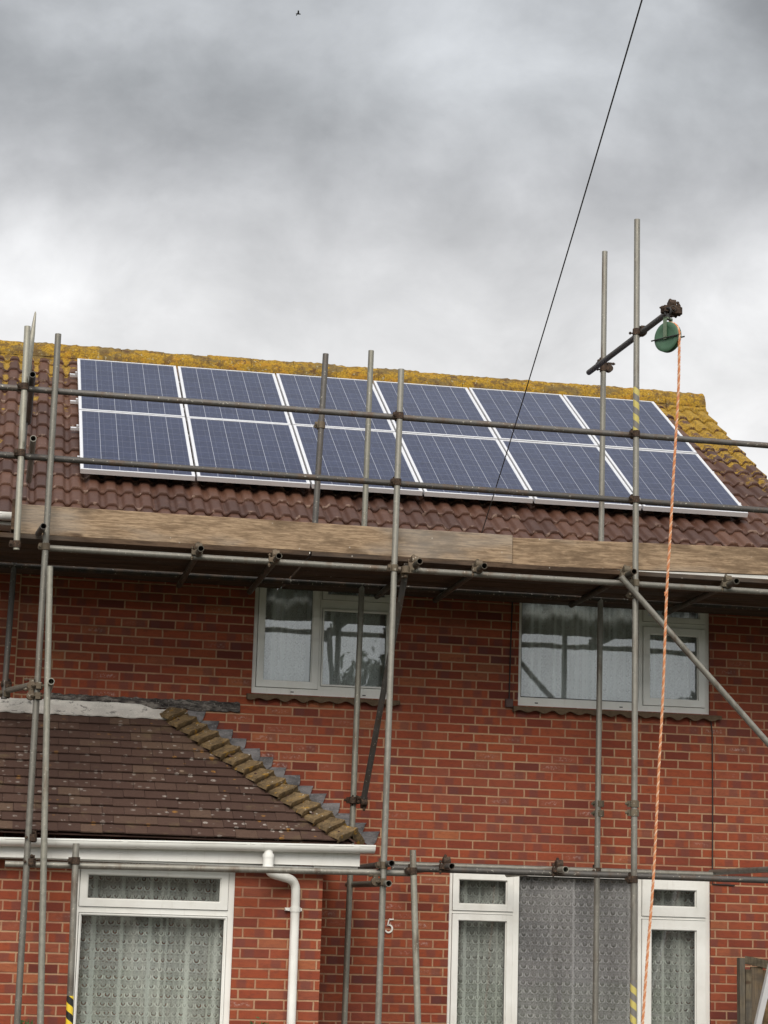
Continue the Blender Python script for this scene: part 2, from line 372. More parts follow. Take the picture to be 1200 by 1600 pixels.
# ------------------------------------------------------------------ mesh helpers
class MB:
    def __init__(s): s.v = []; s.f = []; s.uv = []; s.col = []
    def quad(s, a, b, c, d, uv=None):
        i = len(s.v); s.v += [V(a), V(b), V(c), V(d)]; s.f.append((i, i + 1, i + 2, i + 3)); s.uv.append(uv)
    def poly(s, pts, uv=None):
        i = len(s.v); s.v += [V(p) for p in pts]; s.f.append(tuple(range(i, i + len(pts)))); s.uv.append(uv)
    def box(s, a, b):
        x0, y0, z0 = a; x1, y1, z1 = b
        s.obox(V(((x0 + x1) / 2, (y0 + y1) / 2, (z0 + z1) / 2)), V(((x1 - x0) / 2, 0, 0)), V((0, (y1 - y0) / 2, 0)), V((0, 0, (z1 - z0) / 2)))
    def obox(s, c, ax, ay, az):
        i = len(s.v)
        for sx, sy, sz in ((-1,-1,-1),(1,-1,-1),(1,1,-1),(-1,1,-1),(-1,-1,1),(1,-1,1),(1,1,1),(-1,1,1)):
            s.v.append(V(c) + sx * V(ax) + sy * V(ay) + sz * V(az))
        for q in ((0,3,2,1),(4,5,6,7),(0,1,5,4),(1,2,6,5),(2,3,7,6),(3,0,4,7)):
            s.f.append(tuple(i + k for k in q)); s.uv.append(None)
    def grid(s, pts, uvf=None, cols=None):
        """pts: rows of points"""
        i = len(s.v); n = len(pts[0])
        for r in pts: s.v += [V(p) for p in r]
        if cols:
            while len(s.col) < i: s.col.append((0, 0, 0))
            for r in cols: s.col += r
        for a in range(len(pts) - 1):
            for b in range(n - 1):
                s.f.append((i + a * n + b, i + a * n + b + 1, i + (a + 1) * n + b + 1, i + (a + 1) * n + b))
                s.uv.append([uvf[a][b], uvf[a][b + 1], uvf[a + 1][b + 1], uvf[a + 1][b]] if uvf else None)
    def sweep(s, path, radii, seg=14, caps=True, uvw=None):
        path = [V(p) for p in path]
        if not isinstance(radii, (list, tuple)): radii = [radii] * len(path)
        t0 = (path[1] - path[0]).normalized()
        a = t0.orthogonal().normalized(); L = 0; rows = []; uvs = []
        for k, p in enumerate(path):
            t = (path[min(k + 1, len(path) - 1)] - path[max(k - 1, 0)]).normalized()
            a = (a - t * a.dot(t)).normalized(); b = t.cross(a)
            if k: L += (p - path[k - 1]).length
            rows.append([p + (a * math.cos(2 * math.pi * j / seg) + b * math.sin(2 * math.pi * j / seg)) * radii[k] for j in range(seg + 1)])
            uvs.append([((j / seg) if uvw is None else uvw, L) for j in range(seg + 1)])
        i = len(s.v)
        s.grid(rows, uvs)
        if caps:
            s.f.append(tuple(reversed(range(i, i + seg)))); s.uv.append(None)
            e = i + (len(path) - 1) * (seg + 1); s.f.append(tuple(range(e, e + seg))); s.uv.append(None)
    def pipe(s, p0, p1, r=.02415, ri=.0202, seg=18, depth=.12):
        """open scaffold tube: outside, both end rings and the bore"""
        p0, p1 = V(p0), V(p1); d = (p1 - p0); L = d.length; d.normalize()
        s.sweep([p0, p0 + d * depth, p0 + d * ri, p0, p0] if False else [p0, p1], r, seg, False)
        a = d.orthogonal().normalized(); b = d.cross(a)
        ring = lambda p, q: [p + (a * math.cos(2 * math.pi * j / seg) + b * math.sin(2 * math.pi * j / seg)) * q for j in range(seg + 1)]
        dep = min(depth, L * .4)
        for p, dd in ((p0, d), (p1, -d)):
            s.grid([ring(p, r), ring(p, ri), ring(p + dd * dep, ri)])
            s.poly(ring(p + dd * dep, ri)[:-1])
    def plate(s, rect, holes, y0, y1, reveal=True):
        """upright plate x0,x1,z0,z1 between y0 (front) and y1 with rectangular holes"""
        x0, x1, z0, z1 = rect
        xs = sorted({x0, x1, *[h[0] for h in holes], *[h[1] for h in holes]}); zs = sorted({z0, z1, *[h[2] for h in holes], *[h[3] for h in holes]})
        inh = lambda x, z: any(h[0] < x < h[1] and h[2] < z < h[3] for h in holes)
        for a, b in zip(xs, xs[1:]):
            for c, d in zip(zs, zs[1:]):
                if inh((a + b) / 2, (c + d) / 2): continue
                s.quad((a, y0, c), (b, y0, c), (b, y0, d), (a, y0, d))
                s.quad((b, y1, c), (a, y1, c), (a, y1, d), (b, y1, d))
        for (a, b, c, d), o in [(rect, 1)] + [(h, -1) for h in holes]:
            q = [((a, c), (a, d)), ((a, d), (b, d)), ((b, d), (b, c)), ((b, c), (a, c))]
            for (xa, za), (xb, zb) in q:
                pts = [(xa, y0, za), (xb, y0, zb), (xb, y1, zb), (xa, y1, za)]
                s.quad(*(pts if o < 0 else pts[::-1]))
    def build(s, name, mat, parent=None, smooth=False, loc=None, angle=None):
        root = parent
        while root is not None and root.parent is not None: root = root.parent
        o0 = V(root['_o']) if root is not None and '_o' in root else (V(loc) if loc is not None else V((0, 0, 0)))
        me = bpy.data.meshes.new(name)
        me.from_pydata([tuple(v - o0) for v in s.v], [], s.f)
        uvl = me.uv_layers.new(name='UVMap')
        k = 0
        for pi, poly in enumerate(me.polygons):
            uv = s.uv[pi]
            n = poly.normal
            for j, vi in enumerate(poly.vertices):
                if uv: c = uv[j]
                else:
                    p = s.v[vi]
                    c = (p.x, p.z) if abs(n.y) >= max(abs(n.x), abs(n.z)) else ((p.y + .11, p.z) if abs(n.x) > abs(n.z) else (p.x, p.y))
                uvl.data[k].uv = c[:2]; k += 1
        if s.col:
            ca = me.color_attributes.new('tile', 'FLOAT_COLOR', 'POINT')
            while len(s.col) < len(s.v): s.col.append((0, 0, 0))
            for i, c in enumerate(s.col): ca.data[i].color = (*c, 1)
        me.materials.append(mat)
        if smooth:
            me.shade_smooth()
            me.set_sharp_from_angle(angle=angle if angle else R(40))
        ob = bpy.data.objects.new(name, me); COL.objects.link(ob)
        if parent is not None: ob.parent = parent
        elif loc is not None: ob.location = loc
        return ob

def tag(o, label, cat, group=None, kind=None):
    o['label'] = label; o['category'] = cat
    if group: o['group'] = group
    if kind: o['kind'] = kind
    return o
def thing(name, label, cat, loc=(0, 0, 0), group=None):
    o = bpy.data.objects.new(name, None); COL.objects.link(o); o.location = loc; o['_o'] = tuple(loc); o.empty_display_size = .1
    return tag(o, label, cat, group)
def strip_private():
    for o in bpy.data.objects:
        if '_o' in o: del o['_o']

# ------------------------------------------------------------------ ground
g = MB(); g.quad((-400, -400, 0), (400, -400, 0), (400, 400, 0), (-400, 400, 0))
t = material('ground_grass'); n = t.noise(t.obj, 3, 6, .7)
o = g.build('ground', setp(t, t.mix(n, (.03, .045, .014), (.06, .075, .028)), .95, 0, None, .1)); o['kind'] = 'structure'
g = MB(); g.quad((-40, -6.0, .004), (40, -6.0, .004), (40, -.02, .004), (-40, -.02, .004))
t = material('concrete_paving'); n = t.noise(t.obj, 6, 6, .7)
o = g.build('path', setp(t, t.mix(n, (.085, .078, .068), (.125, .115, .10)), .9, 0, None, .2)); o['kind'] = 'structure'
g = MB(); g.quad((-60, -16.5, .004), (60, -16.5, .004), (60, -10, .004), (-60, -10, .004))
t = material('asphalt'); n = t.noise(t.obj, 40, 5, .7)
o = g.build('road', setp(t, t.mix(n, (.04, .04, .042), (.065, .064, .062)), .9, 0, None, .2)); o['kind'] = 'structure'

# ------------------------------------------------------------------ key sizes
AL = R(31.54); TA = math.tan(AL); CA, SA = math.cos(AL), math.sin(AL)
SL = V((0, CA, SA)); NR = V((0, -SA, CA))                 # up-slope and normal of the main roof
PAN0 = V((0, .35, 5.45)) - NR * .155                       # a point of the tile plane
YR = 3.60                                                  # ridge line
EAVE_Y = -.335
s_of = lambda y: (y - EAVE_Y) / CA
EAVE = PAN0 + SL * ((EAVE_Y - PAN0.y) / CA)
S_TOP = s_of(YR)
X_JOINT, X_END, X_FAR = -.448, 6.66, -4.6
YB = 7.2

# openings of the main wall, from the photograph
OUL = (PX(392, 1080, .03), PX(610, 1092, .03) + .02, PZ(392, 1083, .03), 4.575)
OUR = (PX(808, 1101, .03), PX(1107.5, 1117, .03), PZ(1107, 1117, .03), 4.585)
OGR = (PX(701.7, 1367, .03), PX(1108.5, 1383, .03), .35, PZ(900, 1374, .03) + .045)
OBAY = (PX(115, 1400, -1.37), PX(366, 1400, -1.37), .30, 2.051)

# ------------------------------------------------------------------ the house
house = thing('brick_house', 'red brick house behind the scaffolding, with white windows and a lean-to bay', 'house', (3.1, 0, 0))
m = MB(); holes = [OUL, OUR, OGR]
m.plate((X_JOINT, X_END, 0, 4.66), holes, 0, .28)
m.box((X_END - .28, .284, 0), (X_END, YB, 4.66)); m.box((X_JOINT, YB - .28, 0), (X_END - .284, YB, 4.66))
m.poly([(X_END, .0, 4.662), (X_END, YB, 4.662), (X_END, YR, 4.662 + (YB - YR) * TA)]); m.poly([(X_END - .2, YB, 4.662), (X_END - .2, 0, 4.662), (X_END - .2, YR, 4.662 + (YB - YR) * TA)])
m.build('wall', BRICK, house)
m = MB(); m.box((X_JOINT + .002, .29, 2.36), (X_END - .29, YB - .29, 2.58)); m.box((X_JOINT + .002, .29, 4.64), (X_END - .29, YB - .29, 4.70))
m.box((X_JOINT + .004, .286, .02), (X_JOINT + .1, YB - .285, 4.638)); m.box((X_JOINT + .104, 3.4, .02), (X_END - .29, 3.5, 2.355)); m.box((X_JOINT + .104, 3.4, 2.585), (X_END - .29, 3.5, 4.638))
m.build('inner_wall', PLASTER, house)

def tiled_slope(x0, x1, seed):
    """interlocking double-roll concrete tiles, each with its own small tilt"""
    rg = random.Random(seed); mb = MB(); W, G, N = .2965, .337, 28
    PH = .118                                              # x of a roll centre
    i0 = math.floor((x0 - PH) / W); i1 = math.ceil((x1 - PH) / W)
    rows = int(S_TOP / G) + 1
    def prof(x):
        q = ((x - PH) / (W / 2)) % 1.0; q = min(q, 1 - q) * W / 2
        return (1 - .10 * (q / .036) ** 2) if q < .036 else max(0., .90 * (1 - (q - .036) / .021)) ** .8
    for r in range(rows):
        s0 = r * G; s1 = min(s0 + G + .02, S_TOP + .02)
        for i in range(i0, i1):
            xa, xb = max(x0, PH - W / 4 + i * W), min(x1, PH - W / 4 + (i + 1) * W)
            if xb - xa < .02: continue
            ds, dh, tl, rn = rg.uniform(-.006, .006), rg.uniform(-.002, .004), rg.uniform(-.005, .005), rg.random()
            xs = [xa + (xb - xa) * k / N for k in range(N + 1)]
            P_, U_, C_ = [], [], []
            for s, h, fr in ((s0 + ds + .006, -.004, 0), (s0 + ds, .018, .02), (s0 + ds + .008, .030, .06), (s0 + G * .45, .018, .5), (s1, .004, 1.)):
                pr_, ur, cr = [], [], []
                for k, x in enumerate(xs):
                    rl = prof(x); hh = h + dh + tl * (k / N - .5) + .034 * rl * (1 if fr else .55)
                    pr_.append(V((x, EAVE.y, EAVE.z)) + SL * s + NR * hh); ur.append((x, s)); cr.append((rl, fr, rn))
                P_.append(pr_); U_.append(ur); C_.append(cr)
            mb.grid(P_, U_, C_)
            if r == 0:                                     # underside of the eaves course
                mb.grid([P_[0], [p + SL * .3 for p in P_[0]]])
    return mb
def roof_deck(mb, x0, x1):
    a = EAVE - NR * .03; b = a + SL * (S_TOP)
    mb.quad((x0, a.y, a.z), (x1, a.y, a.z), (x1, b.y, b.z), (x0, b.y, b.z))
    e = V((0, 2 * YR - EAVE.y, EAVE.z))
    mb.quad((x1, e.y, e.z), (x0, e.y, e.z), (x0, YR, b.z + .03), (x1, YR, b.z + .03))
    mb.quad((x1, a.y, a.z), (x1, b.y, b.z), (x1, b.y, b.z - .12), (x1, a.y, a.z - .12))
roof_x1 = X_END + .07
m = tiled_slope(X_JOINT, roof_x1, 3); roof_deck(m, X_JOINT, roof_x1)
roof = m.build('roof', TILE, house, True, angle=R(50))
def ridge_run(parent, x0, x1, seed):
    rg = random.Random(seed); zt = (EAVE + SL * S_TOP).z
    n = max(1, round((x1 - x0) / .45)); w = (x1 - x0) / n; zt += .045
    for k in range(n):
        mb = MB(); a, b = x0 + k * w + .001, x0 + (k + 1) * w - .001
        j = rg.uniform(-.008, .008)
        rows = []
        for i_ in range(17):
            x = a + (b - a) * min(max(i_ - 1, 0), 14) / 14; q = 0 if i_ in (0, 16) else 1
            rr = (.142 if q else .128) + rg.uniform(-.003, .003)
            rows.append([V((x + rg.uniform(-.003, .003), YR + (rr + rg.uniform(-.005, .005) * q) * 1.12 * math.cos(th), zt - .055 + j + (rr + rg.uniform(-.005, .006) * q) * 1.25 * math.sin(th))) for th in [math.pi * i / 14 for i in range(15)]])
        mb.grid(rows)
        for x in (a, b):
            mb.poly([V((x, YR + .118 * 1.12 * math.cos(math.pi * i / 14), zt - .055 + j + .118 * 1.25 * math.sin(math.pi * i / 14))) for i in range(15)])
        # wavy mortar bed under the lower edge
        xs = [a + (b - a) * i / 12 for i in range(13)]
        mb.grid([[V((x, YR - .150, zt - .05 + j)) for x in xs], [V((x, YR - .175, zt - .10 + rg.uniform(-.012, .012))) for x in xs], [V((x, YR - .21, zt - .17 + rg.uniform(-.014, .014))) for x in xs]])
        mb.build('ridge_tile', RIDGE, parent, True, angle=R(60))
ridge_run(roof, X_JOINT, roof_x1 - .01, 5)

m = MB(); m.box((X_JOINT, -.30, 4.685), (X_END, -.275, 4.845)); m.build('fascia', UPVC, house)
m = MB(); m.box((X_JOINT, -.272, 4.668), (X_END, -.004, 4.680)); m.build('soffit', UPVC, house)
def gutter(parent, x0, x1, za, zb, yc, r, unions, cap=True, extra=None):
    z = lambda x: za + (zb - za) * (x - x0) / (x1 - x0)
    mb = MB(); arc = [math.pi * (1 + i / 12) for i in range(13)]
    n = 12; rows = []
    for q in (r, r - .004):
        rr = []
        for k in range(2):
            x = (x0, x1)[k]; rr.append([V((x, yc + q * math.cos(th), z(x) + q * .92 * math.sin(th))) for th in arc])
        mb.grid(rr if q == r else rr[::-1])
    for sgn in (-1, 1):
        mb.obox(V(((x0 + x1) / 2, yc + sgn * (r - .001), (za + zb) / 2 + .003)), V(((x1 - x0) / 2, 0, (zb - za) / 2)), V((0, .005, 0)), V((0, 0, .006)))
    if cap: mb.poly([V((x1, yc + r * math.cos(th), z(x1) + r * .92 * math.sin(th))) for th in arc])
    gt = mb.build('gutter', UPVC, parent, True, angle=R(60))
    for ux, w in unions:
        mb = MB(); q = r + .006
        rr = [[V((x, yc + qq * math.cos(th), z(x) + .004 + qq * .92 * math.sin(th))) for th in arc] for x, qq in ((ux - w / 2, r - .002), (ux - w / 2, q), (ux + w / 2, q), (ux + w / 2, r - .002))]
        mb.grid(rr); mb.build('gutter_union', UPVC, gt, True)
    return gt
gutter(house, X_JOINT + .003, X_END + .05, 4.875, 4.865, -.362, .056, [(1.9, .1), (5.2, .1)])

# windows -----------------------------------------------------------
def window(parent, outer, lights, y=.03, depth=.07, sill=None, mat_y=None, label=None):
    fo = MB(); fo.plate(outer, [l[:4] for l in lights], y, y + depth)
    w = fo.build('window', UPVC, parent)
    if label: w['label'] = label
    for (a, b, c, d, sw) in lights:
        if sw:
            sm = MB(); gp = .004
            sm.plate((a + gp, b - gp, c + gp, d - gp), [(a + sw, b - sw, c + sw, d - sw)], y - .014, y + depth - .02)
            # glazing bead, a step back from the sash face
            sm.plate((a + sw - .001, b - sw + .001, c + sw - .001, d - sw + .001), [(a + sw + .008, b - sw - .008, c + sw + .008, d - sw - .008)], y + .006, y + .03)
            sm.build('sash', UPVC, w)
            gk = MB(); gk.plate((a - .0, b, c, d), [(a + .012, b - .012, c + .012, d - .012)], y + .018, y + depth - .022); gk.build('seal', SEAL, w)
        k = sw
        pm = MB(); pm.box((a + k, y + .032, c + k), (b - k, y + .038, d - k)); pm.build('pane', GLASS, w)
        gm = MB(); e = .007; gm.plate((a + k, b - k, c + k, d - k), [(a + k + e + .004, b - k - e - .004, c + k + e + .004, d - k - e - .004)], y + .024, y + .031); gm.build('gasket', SEAL, w)
    return w
def wavy_sill(w, x0, x1, z, y0=-.055, y1=.028):
    mb = MB(); n = int((x1 - x0) / .012); xs = [x0 + (x1 - x0) * i / n for i in range(n + 1)]
    bot = lambda x: z - .052 - .012 * math.cos(2 * math.pi * x / .150) + .004 * math.sin(x * 31)
    mb.grid([[V((x, y1, z)) for x in xs], [V((x, y0, z - .012)) for x in xs], [V((x, y0 - .004, bot(x))) for x in xs], [V((x, y1, bot(x) + .004)) for x in xs]])
    for x in (x0, x1): mb.poly([(x, y1, z), (x, y0, z - .012), (x, y0 - .004, bot(x)), (x, y1, bot(x) + .004)])
    return mb.build('sill', SILL, w, True, angle=R(35))

def drains(w, xs, z):
    for x in xs:
        dm = MB(); dm.box((x - .014, .0265, z - .0045), (x + .014, .0305, z + .0045)); dm.build('drain_cap', SEAL, w)
yy = .03
x0, x1, z0, z1 = OUL
wl = window(house, OUL, [(x0 + .035, PX(499, 1000, yy), z0 + .055, z1 - .03, .058), (PX(504.5, 1000, yy) - .012, x1 - .05, PZ(550, 1073, yy) - .01, PZ(550, 953, yy), .012),
     (PX(504.5, 920, yy) - .004, x1 - .04, PZ(550, 941, yy) + .008, z1 - .03, .045)], yy)
wavy_sill(wl, x0 - .04, x1 + .05, z0 - .002); drains(wl, (x0 + .35, x1 - .25), z0 + .026)
x0, x1, z0, z1 = OUR
wr = window(house, OUR, [(x0 + .028, PX(998, 1030, yy), z0 + .075, z1 - .03, 0), (PX(1004, 1040, yy), x1 - .035, z0 + .055, PZ(1050, 981, yy), .062),
     (PX(1004, 940, yy), x1 - .035, PZ(1050, 974, yy), z1 - .012, .048)], yy)
wavy_sill(wr, x0 - .05, x1 + .09, z0 - .002); drains(wr, (x0 + .17, x0 + .93, x1 - .42), z0 + .03)
x0, x1, z0, z1 = OGR
zt, zl = PZ(755, 1424, yy), PZ(755, 1428, yy)
mx0, mx1 = PX(811, 1400, yy), PX(997, 1400, yy)
window(house, OGR, [(x0 + .03, mx0 - .05, zt + .0, z1 - .02, .055), (x0 + .03, mx0 - .05, z0 + .05, zl - .0, .055),
     (mx0, mx1, z0 + .05, z1 - .03, 0),
     (mx1 + .03, x1 - .035, zt + .0, z1 - .02, .085), (mx1 + .03, x1 - .035, z0 + .05, zl - .0, .085)], yy)

def net(x0, x1, z0, z1, y, label, mat, seed, amp=.026):
    rg = random.Random(seed); mb = MB(); n = int((x1 - x0) / .007); nz = 6
    ph = [rg.uniform(0, 6.28) for _ in range(5)]; fr = [rg.uniform(22, 34), rg.uniform(48, 66), rg.uniform(8, 13), rg.uniform(85, 105), 3]
    rows, uvs = [], []
    for j in range(nz + 1):
        z = z0 + (z1 - z0) * j / nz; r, q = [], []; ul = 0; last = None
        for i in range(n + 1):
            x = x0 + (x1 - x0) * i / n
            yv = y + amp * (.9 * math.sin(fr[0] * x + ph[0] + .3 * z) + .55 * math.sin(fr[1] * x + ph[1]) + .8 * math.sin(fr[2] * x + ph[2] + .2 * z) + .25 * math.sin(fr[3] * x + ph[3]))
            if last is not None: ul += math.hypot(x - last[0], yv - last[1])
            last = (x, yv); r.append(V((x, yv, z))); q.append((ul, z))
        rows.append(r); uvs.append(q)
    mb.grid(rows, uvs)
    return tag(mb.build('net_curtain', mat, None, True, loc=((x0 + x1) / 2, y, z1), angle=R(80)), label, 'curtain', 'net curtains behind the windows')
net(OUL[0] + .01, OUL[1] - .01, OUL[2] + .02, OUL[3] + .03, .21, 'white patterned net curtain in the narrower upstairs window', NETU, 1)
net(OUR[0] + .01, OUR[1] - .01, OUR[2] + .02, OUR[3] + .03, .21, 'white net curtain in the wide upstairs window behind the orange rope', NETU, 2)
net(OGR[0] + .01, mx0 - .03, OGR[2] + .02, OGR[3] + .04, .21, 'grey lace curtain strip in the left casement of the wide downstairs window', NET, 3)
net(mx0 - .02, mx1 + .01, OGR[2] + .02, OGR[3] + .04, .13, 'lilac grey lace curtain filling the middle of the wide downstairs window', NETB, 4, .010)
net(mx1 + .02, OGR[1] - .01, OGR[2] + .02, OGR[3] + .04, .21, 'grey lace curtain strip behind the rope in the right downstairs casement', NET, 5)
net(OBAY[0] + .01, OBAY[1] - .01, OBAY[2] + .02, OBAY[3] + .03, -1.4 + .22, 'greenish lace net curtain in the large bay window below the white gutter', NET, 6)

# bay ---------------------------------------------------------------
BY = -1.40; BX1 = PX(501, 1480, BY); BX0 = -2.8
bay = MB(); bay.plate((BX0, BX1, 0, 2.06), [OBAY], BY, BY + .2); bay.box((BX1 - .2, BY + .203, 0), (BX1, -.003, 2.06)); bay.box((BX0, BY + .203, 0), (BX0 + .2, -.003, 2.06))
bay.build('bay_wall', BRICK2, house)
m = MB(); m.box((BX0 + .21, BY + .21, 2.07), (BX1 - .21, -.01, 2.10)); m.build('bay_ceiling', PLASTER, house)
yb = BY + .03
x0, x1, z0, z1 = OBAY
zt = PZ(240, 1421, yb); 
window(house, OBAY, [(x0 + .04, x1 - .045, zt + .006, z1 - .02, .058), (x0 + .045, x1 - .045, z0 + .06, zt - .035, .016)], yb)
FY = -1.585
zf0, zf1 = PZ(0, 1339, FY), PZ(562, 1354, FY); xf0, xf1 = PX(0, 1339, FY), PX(562, 1354, FY)
zfx = lambda x: zf0 + (zf1 - zf0) * (x - xf0) / (xf1 - xf0)
fh = .115
m = MB(); m.obox(V(((BX0 + xf1) / 2, FY + .0125, zfx((BX0 + xf1) / 2) + fh / 2)), V(((xf1 - BX0) / 2, 0, (zfx(xf1) - zfx(BX0)) / 2)), V((0, .0125, 0)), V((0, 0, fh / 2)))
m.build('bay_fascia', UPVC, house)
m = MB(); m.box((BX1 - .1, FY + .027, 2.064), (xf1 - .01, -.02, 2.085)); m.box((BX0, FY + .027, 2.064), (BX1 - .105, BY - .003, 2.078)); m.box((xf1 - .03, FY + .027, 2.09), (xf1 - .006, -.02, 2.2)); m.build('bay_soffit', UPVC, house)
GY = FY - .062
zg0, zg1 = PZ(0, 1310, GY - .05), PZ(575, 1322, GY - .05)
xg1 = PX(585, 1325, GY)
xg0 = PX(0, 1310, GY); gz = lambda x: zg0 + (zg1 - zg0) * (x - xg0) / (xg1 - xg0)
gx = lambda px: PX(px, 1322, GY)
gutter(house, BX0, xg1, gz(BX0), gz(xg1), GY, .058, [(gx(2), .05), (gx(195), .035), (gx(388), .035), (gx(402), .045), (gx(438), .045), (gx(517), .03), (gx(556), .05)])
# downpipe
xo = gx(420); xd = PX(462, 1400, BY - .05); yd = BY - .047
m = MB()
def smooth_path(pts, n=6):
    out = []
    pts = [V(p) for p in pts]
    for i in range(len(pts)):
        if i in (0, len(pts) - 1): out.append(pts[i]); continue
        a, b, c = pts[i - 1], pts[i], pts[i + 1]
        k = min(.09, (b - a).length * .45, (c - b).length * .45)
        p, q = b + (a - b).normalized() * k, b + (c - b).normalized() * k
        for j in range(n + 1):
            t_ = j / n; out.append(p * (1 - t_) ** 2 + b * 2 * t_ * (1 - t_) + q * t_ ** 2)
    return out
m.sweep(smooth_path([(xo, GY, gz(xo) - .04), (xo, GY, 2.02), (xd, yd, PZ(462, 1376, yd)), (xd, yd, .03)]), .0345, 18)
dp = m.build('downpipe', UPVC, house, True)
m = MB(); m.sweep([(xo, GY, gz(xo) - .07), (xo, GY, gz(xo) - .1), (xo, GY, gz(xo) - .1), (xo, GY, gz(xo) - .17)], [.044, .044, .041, .041], 18); m.sweep([(xo, GY, gz(xo) - .16), (xo, GY, gz(xo) - .175)], .045, 18); m.build('outlet', UPVC, dp, True)
zc = PZ(462, 1421, yd)
m = MB(); m.sweep([(xd, yd, zc - .018), (xd, yd, zc + .018)], .040, 18); m.box((xd - .075, yd + .02, zc - .012), (xd + .055, yd + .044, zc + .012)); m.sweep([(xd - .068, yd + .03, zc), (xd - .068, yd - .012, zc)], .009, 8); m.build('pipe_clip', UPVC, dp, True)

# bay roof: plain tiles on the front slope and on the hipped end
EZ = gz(1.0) + .035; EY = FY - .05
TOPZ = PZ(250, 1114, -.02); EX = xf1 - .06; TX = PX(262, 1114, -.02)
SB = V((0, -EY, TOPZ - EZ)); LB = SB.length; SB.normalize(); NB = V((0, -SB.z, SB.y))
hipx = lambda s: EX + (TX - EX) * s / LB
rg = random.Random(11)
m = MB(); G = LB / 15; W = .166
def slab(mb, o, ux, us, un, w, l, th, rn):
    i = len(mb.v)
    pts = [o, o + ux * w, o + ux * w + us * l, o + us * l]
    for q in (pts, [p - un * th for p in pts]): mb.v += q
    mb.col += [(rn, 0, 0), (rn, 0, 0), (rn, 1, 0), (rn, 1, 0)] * 2
    for q in ((0,1,2,3), (7,6,5,4), (0,4,5,1), (1,5,6,2), (3,2,6,7), (0,3,7,4)): mb.f.append(tuple(i + k for k in q)); mb.uv.append(None)
for r in range(15):
    s0 = r * G; off = (W / 2 if r % 2 else 0)
    x = BX0 - .1 + off
    while x < hipx(s0) - .02:
        w = min(W, hipx(s0 + G * .5) - x)
        tilt = rg.uniform(-.003, .003); un = (NB + V((tilt * 2, 0, 0))).normalized()
        us = (SB * 1 - NB * (.016 / G + rg.uniform(-.008, .008))).normalized()
        if w > .03: slab(m, V((x, EY, EZ)) + SB * (s0 + rg.uniform(-.004, .004)) + NB * (.026 + rg.uniform(-.002, .003)), V((1, 0, tilt)), us, un, w - rg.uniform(.001, .004), G + .035, .010, rg.random())
        x += W
# hipped end facing right
c0, c1, c2 = V((EX, EY, EZ)), V((EX, -.01, EZ)), V((TX, -.01, TOPZ))
SR = (c2 - c1); LR = SR.length; SR.normalize(); NE = V((SR.z, 0, -SR.x)).normalized(); NE = V((abs(NE.x), 0, abs(NE.z)))
for r in range(14):
    s0 = r * LR / 14; y = EY * (1 - r / 14) + (W / 2 if r % 2 else 0) * .5
    while y < -.02:
        w = min(W, -.012 - y)
        slab(m, c1 + V((0, y + w - c1.y, 0)) + SR * s0 + NE * .022, V((0, -1, 0)), (SR - NE * .15).normalized(), NE, w - .003, LR / 14 + .03, .013, rg.random())
        y += W
m.quad(c0 - NB * .01, V((BX0, EY, EZ)) - NB * .01, V((BX0, -.01, TOPZ)) - NB * .01, c2 - NB * .01); m.poly([c0 - NE * .01, c2 - NE * .01, c1 - NE * .01])
broof = m.build('bay_roof', PLAIN, house)
# hip tiles
HD = (c2 - c0); HL = HD.length; HD.normalize()
nf = (NB - HD * NB.dot(HD)).normalized(); ns = (NE - HD * NE.dot(HD)).normalized()
df = HD.cross(nf).normalized(); df = df if df.x < 0 else -df          # along the front slope, away from the hip
dsd = HD.cross(ns).normalized(); dsd = dsd if dsd.y > 0 else -dsd
for k in range(16):
    mb = MB(); a0 = .03 + k * (HL - .06) / 16; Lk = HL / 16 + .05
    up = (nf + ns).normalized(); w = .118 + rg.uniform(-.010, .010)
    rows = []
    for sl, lift, ws in ((0., .085 + rg.uniform(-.006, .006), 1.08), (Lk, .016, .82)):
        base = c0 + HD * (a0 + sl)
        cs = [df * w * ws + nf * (lift + .0), df * w * ws * .6 + nf * (lift + .006), df * w * .22 + up * (lift + .018), up * (lift + .034), dsd * w * .22 + up * (lift + .018), dsd * w * ws * .6 + ns * (lift + .006), dsd * w * ws + ns * lift]
        rows.append([base + q for q in cs])
    low = [p - up * .030 for p in rows[0]]; foot = [c0 + HD * (a0 + .012) + (p - (c0 + HD * a0)) * .9 - up * .062 for p in rows[0]]
    lowb = [p - up * .02 for p in rows[1]]
    mb.grid([foot, [p * .5 + q * .5 for p, q in zip(low, foot)], low, rows[0], rows[1], lowb])
    for side in (0, -1): mb.poly([low[side], rows[0][side], rows[1][side], lowb[side]])
    mb.build('hip_tile', HIP, broof, True, angle=R(38))
# flashings on the wall
m = MB(); za, zb_ = TOPZ - .005, PZ(100, 1094, -.02)
xs = [-2.8 + i * .05 for i in range(int((TX + .12 + 2.8) / .05))] 
fl = random.Random(4)
e1 = [fl.uniform(-.006, .006) for _ in xs]
m.grid([[V((x, -.022, zb_ - max(0, (x - TX + .25)) * .28 + e * .5)) for x, e in zip(xs, e1)], [V((x, -.03, za + .035)) for x in xs], [V((x, -.13, za - .045 + e)) for x, e in zip(xs, e1)], [V((x, -.125, za - .055 + e)) for x, e in zip(xs, e1)]])
m.build('lead_flashing', LEADW, house, True)
m = MB(); xa, xb = -.21, PX(375, 1100, 0); n = 60
top = [V((xa + (xb - xa) * i / n, -.003, PZ(200, 1089, 0) + fl.uniform(-.006, .006) + .00)) for i in range(n + 1)]
bot = [V((p.x, -.016 - fl.uniform(0, .006), PZ(200, 1089, 0) - .085 + fl.uniform(-.008, .008))) for p in top]
mid = [V((p.x, -.014 - fl.uniform(0, .008), (p.z + q.z) / 2)) for p, q in zip(top, bot)]
